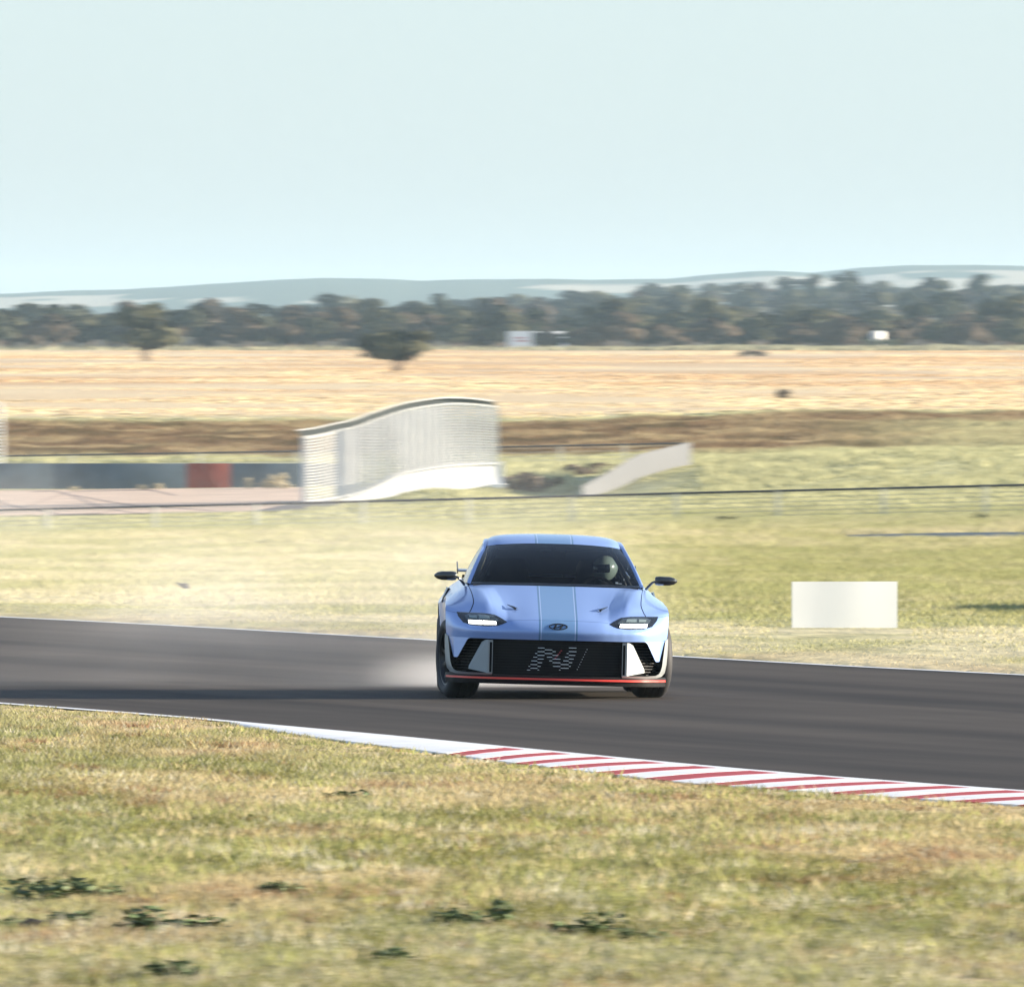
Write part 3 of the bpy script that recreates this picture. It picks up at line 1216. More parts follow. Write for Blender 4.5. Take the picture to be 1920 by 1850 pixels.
def leaf_mass(seed, n, size, dome=1.0, leaf=(.05, .03), lobes=5):
    """unit-width mass of leaf faces: an uneven low mound"""
    r = np.random.default_rng(seed)
    cen = np.stack([r.uniform(-.42, .42, lobes), r.uniform(-.35, .35, lobes), r.uniform(.12, .30, lobes) * dome], 1)
    rad = r.uniform(.13, .26, lobes)
    v, f = [], []
    for i in range(n):
        q = r.integers(lobes)
        p = r.normal(size=3)
        p /= np.linalg.norm(p)
        p = cen[q] + p * rad[q] * (.55 + .45 * r.random()) * np.array([1.15, 1, dome])
        if p[2] < 0:
            p[2] = abs(p[2]) * .4
        a = r.normal(size=3)
        a /= np.linalg.norm(a)
        b_ = np.cross(a, r.normal(size=3))
        b_ /= np.linalg.norm(b_) + 1e-9
        L, Wd = leaf[0] * (.6 + .8 * r.random()), leaf[1] * (.6 + .8 * r.random())
        o = len(v)
        v += [p - a * L, p + b_ * Wd, p + a * L, p - b_ * Wd]
        f.append((o, o + 1, o + 2, o + 3))
    return v, f


def plant(name, px, py_base, d, width, hgt, material, label, cat, seed, n=160, leaf=(.06, .035), group=None, lobes=6):
    p = W(px, py_base, d)
    z = gz(p.x, d)
    v, f = leaf_mass(seed, n, 1, 1, leaf, lobes)
    v = [(a[0] * width, a[1] * width * 1.2, a[2] / .42 * hgt) for a in v]
    o = pyobj(name, v, f, material, None, None, False, False)
    o.location = (p.x, p.y, z)
    tag(o, label, cat, group)
    return o


WEEDS = [(88, 1696, 125, 36, 'broad dark green weed clump in the grass at the lower left'),
         (192, 1692, 60, 22, 'small dark weed just right of the broad clump at lower left'),
         (140, 1738, 90, 22, 'flat green weed below the broad clump at lower left'),
         (320, 1752, 165, 34, 'widest dark green weed clump in the near grass'),
         (8, 1748, 50, 22, 'green weed cut by the left edge of the picture'),
         (528, 1682, 62, 22, 'small dark green weed in the middle left near grass'),
         (888, 1744, 105, 40, 'upright leafy green weed below the car near the bottom'),
         (1105, 1758, 120, 36, 'bright green spreading weed right of the leafy one'),
         (1205, 1772, 75, 26, 'green weed at the right end of the spreading one'),
         (730, 1816, 80, 26, 'dull green weed near the bottom centre'),
         (312, 1848, 100, 34, 'dark weed cut by the bottom edge of the picture'),
         (170, 1806, 40, 16, 'tiny green weed above the bottom left corner'),
         (1030, 1668, 40, 12, 'little dark weed in the grass below the kerb'),
         (640, 1500, 70, 14, 'flat dark weed in the upper left near grass')]
for i, (px, py, wpx, hpx, lab) in enumerate(WEEDS):
    d = gd(py, -.01)
    plant('weed', px, py, d, wpx * d / F * 1.2, hpx * d / F * 1.2, MAT_WEED, lab, 'weed', 100 + i, 230, (.075, .04), 'dark green weeds in the near grass')
bm = bmesh.new()
d = gd(1752)
tube(bm, [(-.09, 0, .02), (-.03, .0, .04), (.03, .02, .03), (.09, 0, .05)], [.015, .03, .025, .01], 7)
o = bmobj('clod', bm, mat('dark_clod', (.04, .035, .03), .9, var=.3, scale=20), None, smooth=True)
p = W(66, 1752, d)
o.location = (p.x, p.y, .02)
tag(o, 'dark clod of earth between weeds at the lower left', 'clod')

BUSH = [(985, 905, 490, 2.0, .72, MAT_DRYBUSH, 'dark bush hard against the right end of the bridge'),
        (1020, 890, 494, 1.3, .5, MAT_BUSH, 'second dark bush right of the bridge abutment'),
        (1085, 873, 515, 1.8, .4, MAT_DRYBUSH, 'low dark scrub between bridge and ramp screen'),
        (1130, 866, 520, 1.2, .35, MAT_DRYBUSH, 'low scrub behind the bend of the ramp screen'),
        (1369, 985, 398, .62, .45, MAT_BUSH, 'round green bush under the fence above the car roof side'),
        (1345, 990, 396, .9, .25, MAT_BUSH, 'low bush beside the round green bush under the fence'),
        (1530, 992, 390, 1.3, .22, MAT_BUSH, 'flat dark shrub under the fence above the white board'),
        (1440, 992, 390, 1.1, .2, MAT_BUSH, 'flat shrub under the fence left of the one above the board'),
        (1625, 992, 392, 1.2, .22, MAT_BUSH, 'flat dark shrub under the fence right of the board'),
        (1838, 992, 385, .5, .4, MAT_BUSH, 'upright green bush by the low concrete edge'),
        (1890, 980, 395, 1.4, .25, MAT_BUSH, 'dark shrub under the fence at the right edge'),
        (1700, 985, 395, 1.0, .22, MAT_BUSH, 'shrub under the fence between board and right edge'),
        (60, 1004, 405, 1.4, .25, MAT_BUSH, 'dark grass tussock under the fence at the left edge'),
        (1466, 745, 850, 1.2, .55, MAT_DRYBUSH, 'lone dark bush out in the dry field'),
        (1410, 672, 1700, 3.2, .8, MAT_DRYBUSH, 'small brown bush far out in the dry field'),
        (1652, 656, 2004, 4.6, 1.5, MAT_BUSH, 'bush standing before the small white tank'),
        (345, 1015, 340, 1.4, .2, MAT_BUSH, 'green shrub patch in the smoke left of the car'),
        (480, 1030, 300, 1.3, .2, MAT_BUSH, 'second green shrub patch in the smoke left of the car')]
for i, (px, py, d, w, h, mt, lab) in enumerate(BUSH):
    plant('bush', px, py, d, w, h, mt, lab, 'bush', 200 + i, 260, (.085, .05), None, 7)
DWL = ['pale dry weed just right of the red barrier panel', 'pale dry weed midway between red panel and bridge', 'biggest pale dry weed before the blue barrier near the bridge', 'pale dry weed closest to the bridge', 'pale dry weed left of the red barrier panel', 'lone pale dry weed before the barrier far left', 'pale dry weed beside the one left of the red panel']
for i, (px, w, h) in enumerate(((462, .45, .42), (500, .5, .38), (520, .7, .55), (540, .5, .3), (265, .4, .25), (138, .3, .25), (300, .4, .3))):
    plant('dry_weed', px, 907, 497, w, h, MAT_PALEBUSH, DWL[i], 'weed', 340 + i, 190, (.085, .03), 'dry weeds at the foot of the barrier')

# ------------------------------------------------------------------ trees
MAT_BARK = mat('grey_brown_bark', (.16, .12, .09), .9, var=.3, scale=3)


def crown_mat(name, c, c2):
    m, nt, b = node_mat(name)
    b.inputs['Roughness'].default_value = .8
    b.inputs['Specular IOR Level'].default_value = .2
    tc = nt.nodes.new('ShaderNodeTexCoord')
    nz = nt.nodes.new('ShaderNodeTexNoise')
    nz.inputs['Scale'].default_value = .55
    nz.inputs['Detail'].default_value = 5
    cr = nt.nodes.new('ShaderNodeValToRGB')
    cr.color_ramp.elements[0].position = .35
    cr.color_ramp.elements[0].color = (*c, 1)
    cr.color_ramp.elements[1].position = .68
    cr.color_ramp.elements[1].color = (*c2, 1)
    nt.links.new(tc.outputs['Object'], nz.inputs['Vector'])
    nt.links.new(nz.outputs[0], cr.inputs[0])
    nt.links.new(cr.outputs[0], b.inputs['Base Color'])
    return m


MC = [crown_mat('crown_brown', (.042, .030, .018), (.092, .063, .036)),
      crown_mat('crown_olive', (.034, .037, .018), (.080, .074, .034)),
      crown_mat('crown_dark', (.023, .030, .016), (.058, .060, .027))]


def crown_mesh(seed, hgt, wid, lobes, base, n, flat=.6, leaf=.42):
    r = np.random.default_rng(seed)
    v, f = [], []
    cen = []
    for q in range(lobes):
        a = r.random() * 6.283
        rr = wid / 2 * .72 * math.sqrt(r.random())
        zz = base + (hgt - base) * (.15 + .75 * r.random()) * (1 - .35 * (rr / (wid / 2)) ** 2)
        cen.append((rr * math.cos(a), rr * math.sin(a), zz, wid * r.uniform(.12, .24)))
    # the top lobe
    cen[0] = (wid * .08 * r.normal(), wid * .08 * r.normal(), hgt - wid * .12, wid * .17)
    for i in range(n):
        c = cen[r.integers(lobes)]
        p = r.normal(size=3)
        p /= np.linalg.norm(p)
        if p[2] < -.3:
            p[2] *= .4
        p = np.array(c[:3]) + p * c[3] * np.array([1, 1, flat]) * (.6 + .45 * r.random())
        nrm = p - np.array((0, 0, base + (hgt - base) * .35))
        a = np.cross(nrm, r.normal(size=3))
        a /= np.linalg.norm(a) + 1e-9
        b_ = np.cross(nrm, a)
        b_ /= np.linalg.norm(b_) + 1e-9
        b_ = b_ + .5 * r.normal(size=3)
        L = leaf * (.5 + r.random())
        o = len(v)
        v += [p - a * L - b_ * L * .5, p + a * L * .8 - b_ * L * .6, p + a * L + b_ * L * .5, p - a * L * .7 + b_ * L * .7]
        f.append((o, o + 1, o + 2, o + 3))
    return v, f, cen


def make_tree(seed, hgt, wid, lobes, base, n, material, flat=.6, leaf=.42):
    root = bpy.data.objects.new('gum_tree', None)
    COL.objects.link(root)
    v, f, cen = crown_mesh(seed, hgt, wid, lobes, base, n, flat, leaf)
    pyobj('crown', v, f, material, root, None, False, False)
    bm = bmesh.new()
    r = np.random.default_rng(seed + 5)
    stems = min(4, 2 + seed % 3)
    for k in range(stems):
        c = cen[k]
        tube(bm, [(.15 * k - .2, .1 * r.normal(), -.3), (c[0] * .35, c[1] * .35, base * .8), (c[0] * .8, c[1] * .8, (base + c[2]) / 2), c[:3]], [.24, .17, .11, .04], 6)
    bmobj('trunk', bm, MAT_BARK, root, smooth=True)
    return root


def put(src, px, d, sc, rz, label, group, scz=1.0, first=False, py=None):
    o = src if first else copy_tree(src)
    x = (px - 960) * d / F
    o.location = (x, d * KD, gz(x, d))
    o.rotation_euler = (0, 0, rz)
    o.scale = (sc, sc, sc * scz)
    tag(o, label, 'tree', group)
    return o


PROTO = [make_tree(1, 6.5, 9.5, 12, .2, 1300, MC[0], .62),
         make_tree(2, 7.0, 8.5, 11, .4, 1200, MC[1], .65),
         make_tree(3, 5.2, 9.5, 12, .0, 1200, MC[0], .6),
         make_tree(4, 8.0, 7.5, 9, 1.4, 1000, MC[2], .6),
         make_tree(5, 7.5, 10.5, 13, 1.0, 1300, MC[1], .55),
         make_tree(6, 9.0, 8.5, 11, 2.2, 1100, MC[2], .6),
         make_tree(8, 6.3, 13.5, 18, 1.1, 1700, MC[1], .42)]
used = [False] * 7


def tree(k, *a, **kw):
    o = put(PROTO[k], *a, first=not used[k], **kw)
    used[k] = True
    return o


# the front row on the field edge
rt = random.Random(3)
px = -90
i = 0
FRONT = []
while px < 2030:
    k = [0, 2, 1, 2, 0, 4, 2, 1][i % 8]
    sc = rt.uniform(.78, 1.08)
    if 950 < px < 1075:
        sc *= .62
    if 1640 < px < 1665 or 940 < px < 968:
        px += 14
        continue
    FRONT.append((px, tree(k, px, 2035 + rt.uniform(-12, 25), sc, rt.uniform(0, 6.28), '', 'front row of the distant tree belt', rt.uniform(.7, 1.0))))
    px += rt.uniform(34, 54)
    i += 1
for rowd, step, lo_, hi_, s0, s1, lab, grp in (
        (2130, 62, -80, 2010, .70, 1.22, 'olive gum crown over the front row,', 'second row of the distant tree belt'),
        (2450, 74, -80, 2010, .70, 1.35, 'hazy gum in the middle rows,', 'middle rows of the distant tree belt'),
        (2900, 52, 560, 2010, .72, 1.3, 'hazed gum, first row up the far rise,', 'trees on the far wooded rise'),
        (3300, 46, 700, 2010, .72, 1.3, 'hazed gum, second row up the far rise,', 'trees on the far wooded rise'),
        (3800, 42, 800, 2010, .72, 1.3, 'hazed gum, third row up the far rise,', 'trees on the far wooded rise'),
        (4250, 40, 840, 2010, .72, 1.3, 'hazed gum, last row up the far rise,', 'trees on the far wooded rise')):
    px = lo_
    while px < hi_:
        k = rt.choice([0, 1, 1, 3, 4, 4, 2])
        jx = px + rt.uniform(-12, 12)
        near_ = [('at its left end', 200), ('near the clear-standing left tree', 420), ('left of the lone tree', 640), ('above the lone tree', 860), ('above the billboard', 1120), ('right of the shed', 1460), ('above the tank', 1740), ('at its right end', 9999)]
        where = next(q for q, lim in near_ if jx < lim)
        tree(k, jx, rowd + rt.uniform(-40, 60), rt.uniform(s0, s1), rt.uniform(0, 6.28), lab + ' ' + where, grp, rt.uniform(.8, 1.1))
        px += step * rt.uniform(.75, 1.35)
ORD = ['first', 'second', 'third', 'fourth', 'fifth', 'sixth', 'seventh', 'eighth', 'ninth', 'tenth', 'eleventh', 'twelfth', 'thirteenth']
MARKS = [(275, 'clear-standing left tree'), (742, 'lone tree out in the field'), (975, 'pale billboard'), (1646, 'small white tank')]
cnt = {}
for (fx, fo) in sorted(FRONT, key=lambda q: q[0]):
    mk = min(range(4), key=lambda q: abs(MARKS[q][0] - fx))
    cnt.setdefault((mk, fx > MARKS[mk][0]), []).append((abs(fx - MARKS[mk][0]), fo))
for (mk, rgt), L in cnt.items():
    for n_, (_, fo) in enumerate(sorted(L, key=lambda q: q[0])):
        fo['label'] = ORD[n_] + ' front row gum tree to the ' + ('right' if rgt else 'left') + ' of the ' + MARKS[mk][1]
# named ones
tree(6, 742, 1290, .66, .4, 'lone dark gum tree standing out in the field left of centre', None, 1.0)
tree(4, 275, 1554, .86, 1.4, 'gum tree standing clear of the belt at the left of the field', None, 1.1)
tree(5, 138, 2500, .82, .3, 'tall round-topped tree above the belt at the far left', None, 1.0)
tree(3, 35, 2500, .85, 2.3, 'thin tall tree at the left end of the belt', None, 1.05)
tree(3, 850, 2700, .85, 1.1, 'dark pointed tree where the wooded rise begins', None, 1.0)
tree(4, 908, 2750, .92, 2.6, 'round dark tree at the left end of the wooded rise', None, 1.25)
tree(5, 1530, 3500, 1.05, 2.0, 'tall spreading gum tree on the skyline right of centre', None, 1.1)
tree(3, 1585, 3450, 1.15, 0.7, 'slim tall gum tree beside the spreading one on the skyline', None, 1.25)
tree(5, 1842, 3300, 1.08, 4.0, 'tallest dark tree on the skyline near the right edge', None, 1.15)
tree(4, 1895, 2080, 1.05, 1.0, 'big dark tree at the right end of the front row', None, 1.1)

# white billboard and shed in the trees
MAT_SHED = mat('pale_sheet_metal', (.72, .78, .80), .5, .1, var=.08, scale=.4)
MAT_SHEDR = mat('cream_roof', (.80, .78, .72), .5, .1, var=.08, scale=.4)
MAT_REDP = mat('faded_red_print', (.45, .22, .24), .7, var=.2)
d = 2008.0
a, c = W(953, 622, d), W(997, 655, d)
e = empty('billboard', ((a.x + c.x) / 2, d * KD, gz(a.x, d)), 'pale billboard with faint red print in the trees', 'billboard')
g = e.location.z
bm = bmesh.new()
box(bm, (0, 0, (a.z + c.z) / 2 - g + .2), (c.x - a.x, .25, a.z - c.z - .2))
bmobj('panel', bm, MAT_SHED, e)
for k, (ox, oz, w) in enumerate(((0, .2, 1.4), (.25, -.25, 1.6))):
    bm = bmesh.new()
    box(bm, (ox, -.14, (a.z + c.z) / 2 - g + .2 + oz), (w, .03, .28))
    bmobj('print_band', bm, MAT_REDP, e)
for sx in (-1.3, 1.3):
    bm = bmesh.new()
    box(bm, (sx, .2, .3), (.2, .2, 1.4))
    bmobj('post', bm, MAT_BARK, e)
a, c = W(1018, 621, 2060), W(1062, 632, 2060)
e = empty('shed', ((a.x + c.x) / 2 - .8, 2062 * KD, gz(a.x, 2060)), 'shed with a cream roof showing over bushes right of the billboard', 'shed')
g = e.location.z
bm = bmesh.new()
box(bm, (0, 1.5, (c.z - g) / 2), (5.2, 3.6, c.z - g))
bmobj('wall', bm, MAT_SHED, e)
z0, z1 = c.z - g, a.z - g
v = [(-2.9, -.5, z0), (2.9, -.5, z0), (2.2, 1.5, z1), (-2.2, 1.5, z1), (-2.9, 3.5, z0), (2.9, 3.5, z0)]
v += [(p[0], p[1], p[2] - .12) for p in v]
pyobj('roof', v, [(0, 1, 2, 3), (3, 2, 5, 4), (7, 6, 9, 8), (8, 9, 10, 11), (0, 6, 7, 1), (4, 5, 11, 10), (0, 3, 9, 6), (3, 4, 10, 9), (1, 7, 8, 2), (2, 8, 11, 5)], MAT_SHEDR, e)
p = W(1646, 633, 2012)
e = empty('water_tank', (p.x, 2012 * KD, gz(p.x, 2012)), 'small white tank standing among the trees at the right', 'tank')
g = e.location.z
bm = bmesh.new()
n = 16
hh = p.z - g
lv = [(0, .85), (hh + .85, .85), (hh + 1.0, .75), (hh + 1.1, .1)]
rings = [[bm.verts.new((r * math.cos(6.2832 * q / n), r * math.sin(6.2832 * q / n), z)) for q in range(n)] for (z, r) in lv]
for i in range(3):
    for q in range(n):
        bm.faces.new((rings[i][q], rings[i][(q + 1) % n], rings[i + 1][(q + 1) % n], rings[i + 1][q]))
bm.faces.new(rings[3])
bmobj('tank_body', bm, MAT_SHEDR, e, smooth=True, angle=40)

# ------------------------------------------------------------------ tyre smoke
m = bpy.data.materials.new('tyre_smoke')
m.use_nodes = True
nt = m.node_tree
nt.nodes.clear()
o_ = nt.nodes.new('ShaderNodeOutputMaterial')
pv = nt.nodes.new('ShaderNodeVolumePrincipled')
pv.inputs['Color'].default_value = (.95, .94, .92, 1)
pv.inputs['Anisotropy'].default_value = .1
geo = nt.nodes.new('ShaderNodeNewGeometry')
sep = nt.nodes.new('ShaderNodeSeparateXYZ')
nt.links.new(geo.outputs['Position'], sep.inputs[0])


def mrange(inp, a, b_, c, d_):
    n = nt.nodes.new('ShaderNodeMapRange')
    n.interpolation_type = 'SMOOTHSTEP'
    n.inputs[1].default_value = a
    n.inputs[2].default_value = b_
    n.inputs[3].default_value = c
    n.inputs[4].default_value = d_
    nt.links.new(inp, n.inputs[0])
    return n.outputs[0]


def mth(op, a, b_):
    n = nt.nodes.new('ShaderNodeMath')
    n.operation = op
    for i, q in enumerate((a, b_)):
        if isinstance(q, (int, float)):
            n.inputs[i].default_value = q
        else:
            nt.links.new(q, n.inputs[i])
    return n.outputs[0]


nzs = nt.nodes.new('ShaderNodeTexNoise')
nzs.inputs['Scale'].default_value = .9
nzs.inputs['Detail'].default_value = 3
mps = nt.nodes.new('ShaderNodeMapping')
mps.inputs['Scale'].default_value = (.45, .8, 1)
nt.links.new(geo.outputs['Position'], mps.inputs[0])
nt.links.new(mps.outputs[0], nzs.inputs['Vector'])
nf = mrange(nzs.outputs[0], .38, .64, .05, 1.15)
X_, Y_, Z_ = sep.outputs
Y_ = mth('SUBTRACT', Y_, 60.0)
low = mrange(Z_, .05, .75, 1.0, 0.0)          # dense near the ground
high = mth('MULTIPLY', mrange(Z_, .15, .8, .25, 1.0), mrange(Z_, .8, 2.3, 1.0, 0.0))          # thin cloud above
near_car = mrange(X_, -2.2, -.5, .10, 1.0)
fade_l = mrange(X_, -7.5, -4.0, .15, 1.0)
fade_r = mrange(X_, -.4, 1.7, 1.0, 0.0)
fy0 = mrange(Y_, 113.0, 113.8, 0.0, 1.0)
fy1 = mrange(Y_, 116.5, 119.5, 1.0, 0.0)
dens = mth('ADD', mth('MULTIPLY', mth('MULTIPLY', low, near_car), .08), mth('MULTIPLY', high, .13))
dens = mth('MULTIPLY', dens, nf)
for q in (fade_l, fade_r, fy0, fy1):
    dens = mth('MULTIPLY', dens, q)
core = mth('MULTIPLY', mrange(Z_, .10, .34, 1.0, 0.0), mth('MULTIPLY', mrange(Y_, 114.4, 115.0, 0.0, 1.0), mrange(Y_, 116.5, 118.0, 1.0, 0.0)))
core = mth('MULTIPLY', core, mth('MULTIPLY', mrange(X_, -1.4, -.3, 0.0, 1.0), mrange(X_, 1.0, 1.4, 1.0, 0.0)))
dens = mth('ADD', dens, mth('MULTIPLY', core, .42))
nt.links.new(dens, pv.inputs['Density'])
nt.links.new(pv.outputs[0], o_.inputs['Volume'])
bm = bmesh.new()
bmesh.ops.create_icosphere(bm, subdivisions=3, radius=1.0)
for v_ in bm.verts:
    c_ = v_.co
    sgn = lambda q: (1 if q >= 0 else -1) * abs(q) ** .55
    v_.co = Vector((-3.2 + sgn(c_.x) * 5.2, 176.3 + sgn(c_.y) * 3.4, max(.012, 1.1 + sgn(c_.z) * 1.3)))
o = bmobj('smoke', bm, m, None, 'stuff')
o['label'] = 'pale tyre smoke drifting left from behind the car'

# ------------------------------------------------------------------ the car
ROLL = math.radians(1.45)
YAW = math.radians(1.4)
car = empty('race_car', (0.376, 170.0, 0.0), 'pale blue wide bodied race car with lit headlamps sliding along the track', 'car', None, YAW)

MAT_PAINT, nt, b = node_mat('pale_blue_paint')
b.inputs['Roughness'].default_value = .34
b.inputs['Metallic'].default_value = .15
b.inputs['Coat Weight'].default_value = .7
b.inputs['Coat Roughness'].default_value = .10
tc = nt.nodes.new('ShaderNodeTexCoord')
sp = nt.nodes.new('ShaderNodeSeparateXYZ')
nt.links.new(tc.outputs['Object'], sp.inputs[0])
ab = nt.nodes.new('ShaderNodeMath')
ab.operation = 'ABSOLUTE'
nt.links.new(sp.outputs[0], ab.inputs[0])
cr = nt.nodes.new('ShaderNodeValToRGB')      # painted stripes across the width
cr.color_ramp.interpolation = 'CONSTANT'
BASE = (.222, .345, .66, 1)
STR = (.15, .285, .50, 1)
DRK = (.095, .205, .36, 1)
LGT = (.38, .50, .75, 1)
els = cr.color_ramp.elements
els[0].position = 0
els[0].color = STR
els[1].position = .139
els[1].color = LGT
for p_, c_ in ((.148, DRK), (.164, BASE)):
    e_ = els.new(p_)
    e_.color = c_
nt.links.new(ab.outputs[0], cr.inputs[0])
nt.links.new(cr.outputs[0], b.inputs['Base Color'])

MAT_GAP = mat('panel_gap_black', (.005, .005, .006), .8, var=0, spec=.1)
MAT_BLK = mat('satin_black', (.007, .007, .008), .5, var=.1, spec=.25)
MAT_GLOSSBLK = mat('gloss_black', (.008, .009, .011), .12, coat=.5, var=0)
MAT_MESH = mat('black_grille', (.005, .005, .006), .6, var=.3, scale=60, spec=.2)
MAT_GREY = mat('silver_grey_trim', (.27, .29, .29), .42, .35, var=.05)
MAT_FIN = mat('pale_fin', (.25, .28, .285), .5, .1, var=.04)
MAT_RED = mat('red_lip', (.75, .055, .04), .4, coat=.3, var=.05)
MAT_DASH = mat('pale_emblem_dash', (.62, .72, .76), .4, .2, var=0)
MAT_DASHR = mat('red_emblem_dash', (.40, .03, .04), .4, var=0)
MAT_CAB = mat('cabin_black', (.012, .012, .013), .85, var=.2, spec=.2)
MAT_SEAT = mat('seat_black', (.016, .016, .018), .9, var=.2, spec=.2)
MAT_LED = mat('headlamp_led', (1.0, .96, .88), .4, var=0, emit=3.2)
MAT_LAMPIN = mat('lamp_interior', (.10, .125, .13), .22, .6, coat=.6, var=.25, scale=14)
MAT_LAMPB = mat('lamp_block', (.26, .33, .32), .25, .4, coat=.5, var=.1)
MAT_RIM = mat('dark_alloy', (.045, .047, .05), .35, .8, var=.05)
MAT_CHROME = mat('bright_metal', (.75, .75, .74), .18, 1.0, var=0)


def glass(name, tint, rough=.02):
    m = bpy.data.materials.new(name)
    m.use_nodes = True
    nt = m.node_tree
    nt.nodes.clear()
    out = nt.nodes.new('ShaderNodeOutputMaterial')
    t = nt.nodes.new('ShaderNodeBsdfTransparent')
    t.inputs[0].default_value = (*tint, 1)
    g = nt.nodes.new('ShaderNodeBsdfGlossy')
    g.inputs['Roughness'].default_value = rough
    fr = nt.nodes.new('ShaderNodeFresnel')
    fr.inputs[0].default_value = 1.24
    mxs = nt.nodes.new('ShaderNodeMixShader')
    nt.links.new(fr.outputs[0], mxs.inputs[0])
    nt.links.new(t.outputs[0], mxs.inputs[1])
    nt.links.new(g.outputs[0], mxs.inputs[2])
    nt.links.new(mxs.outputs[0], out.inputs[0])
    return m


MAT_WS = glass('dark_windscreen', (.30, .325, .335))
MAT_SIDEG = glass('dark_side_glass', (.55, .57, .57))
MAT_REARG = glass('tinted_rear_glass', (.85, .86, .86))
MAT_CLEAR = glass('clear_lamp_cover', (.92, .94, .94))


def carpart(o, roll=True, pivot=True):
    if o.parent is None:
        o.parent = car
    if roll:
        o.rotation_euler = (.0040, ROLL, 0)
    return o


# ---- front and shoulder control net: columns from the centre line outwards, rows from the lip back
NET = [
    [(0, 0, .496), (.20, .005, .496), (.36, .02, .496), (.46, .04, .496), (.55, .065, .496), (.66, .11, .497), (.76, .18, .498), (.87, .32, .502), (.935, .46, .51)],
    [(0, -.02, .56), (.20, -.015, .56), (.36, 0, .56), (.46, .02, .56), (.55, .045, .56), (.66, .09, .562), (.76, .165, .565), (.873, .31, .575), (.941, .465, .585)],
    [(0, 0, .615), (.20, .005, .615), (.36, .02, .614), (.455, .045, .612), (.55, .075, .612), (.66, .125, .613), (.77, .205, .62), (.878, .34, .64), (.944, .475, .655)],
    [(0, .05, .661), (.20, .055, .660), (.36, .07, .655), (.44, .09, .647), (.53, .12, .655), (.64, .18, .668), (.76, .27, .685), (.872, .40, .705), (.945, .50, .72)],
    [(0, .16, .698), (.20, .165, .697), (.35, .18, .689), (.43, .20, .688), (.52, .23, .708), (.60, .28, .728), (.73, .38, .738), (.86, .48, .745), (.944, .56, .755)],
    [(0, .42, .765), (.20, .42, .764), (.36, .42, .756), (.445, .43, .760), (.545, .44, .788), (.605, .46, .802), (.71, .52, .80), (.85, .62, .78), (.943, .70, .768)],
    [(0, .72, .842), (.20, .72, .841), (.38, .72, .835), (.48, .73, .840), (.57, .74, .864), (.64, .75, .873), (.72, .79, .862), (.84, .86, .82), (.94, .92, .783)],
    [(0, .95, .905), (.20, .95, .904), (.40, .96, .900), (.52, .98, .903), (.60, 1.0, .914), (.665, 1.03, .916), (.735, 1.08, .905), (.825, 1.13, .862), (.93, 1.18, .798)],
    [(0, 1.06, .936), (.20, 1.065, .936), (.40, 1.09, .934), (.54, 1.13, .933), (.62, 1.17, .932), (.685, 1.22, .931), (.745, 1.30, .925), (.815, 1.36, .883), (.925, 1.42, .812)],
]
NET = np.array(NET, float)


def plist(n, per, extra=()):
    t = list(np.linspace(0, n, n * per + 1))
    for e_ in extra:
        t.append(e_)
    return sorted(set(round(q, 5) for q in t))


US = plist(8, 6, (5.97, 6.03))
VS = plist(8, 6, (2.985, 3.02))


def net_eval(P, vs, us, crease=()):
    A = herm(P, vs)                       # rows
    T = A.transpose(1, 0, 2)
    cuts = [0] + list(crease) + [len(T) - 1]
    out = []
    for u in us:
        i = max(k for k in range(len(cuts) - 1) if u >= cuts[k] - 1e-9)
        a_, b_ = cuts[i], cuts[i + 1]
        out.append(herm(T[a_:b_ + 1], [u - a_])[0])
    return np.array(out).transpose(1, 0, 2)   # (v, u, 3)


G = net_eval(NET, VS, US, (3, 4))


def patch(grid, keep=None):
    nv, nu = grid.shape[:2]
    V = [tuple(p) for p in grid.reshape(-1, 3)]
    Fc = []
    for j in range(nv - 1):
        for i in range(nu - 1):
            if keep is None or keep(j, i):
                Fc.append((j * nu + i, j * nu + i + 1, (j + 1) * nu + i + 1, (j + 1) * nu + i))
    return V, Fc


def compact(V, Fc):
    used_ = sorted({i for f_ in Fc for i in f_})
    mp_ = {k: n_ for n_, k in enumerate(used_)}
    return [V[k] for k in used_], [tuple(mp_[i] for i in f_) for f_ in Fc]


def mirror(V, Fc):
    n_ = len(V)
    return V + [(-p[0], p[1], p[2]) for p in V], Fc + [tuple(n_ + i for i in f_[::-1]) for f_ in Fc]


def merge_obj(name, V, Fc, material, smooth=True, thick=0.0, sharp=None):
    V, Fc = compact(V, Fc)
    me = bpy.data.meshes.new(name)
    me.from_pydata(V, [], Fc)
    bm = bmesh.new()
    bm.from_mesh(me)
    bmesh.ops.remove_doubles(bm, verts=bm.verts, dist=1e-5)
    bmesh.ops.recalc_face_normals(bm, faces=bm.faces)
    # make the outside face outwards (towards -Y, +Z or the sides)
    tot = sum((f_.normal.dot(Vector((0, -.6, .8)) if abs(f_.normal.x) < .6 else Vector((math.copysign(1, f_.calc_center_median().x), 0, 0))) * f_.calc_area()) for f_ in bm.faces)
    if tot < 0:
        bmesh.ops.reverse_faces(bm, faces=bm.faces)
    bm.to_mesh(me)
    bm.free()
    me.polygons.foreach_set('use_smooth', [True] * len(me.polygons))
    if sharp:
        me.set_sharp_from_angle(angle=math.radians(sharp))
    o = link(name, me, material, car)
    return carpart(o)


uidx = {u: i for i, u in enumerate(US)}
u6a, u6b = uidx[5.97], uidx[6.03]
v3a, v3b = VS.index(2.985), VS.index(3.02)
V_, F_ = patch(G, lambda j, i: j < v3a)
bumper = merge_obj('front_bumper', *mirror(V_, F_), MAT_PAINT)
V_, F_ = patch(G, lambda j, i: j >= v3b and i < u6a)
hood = merge_obj('hood', *mirror(V_, F_), MAT_PAINT)
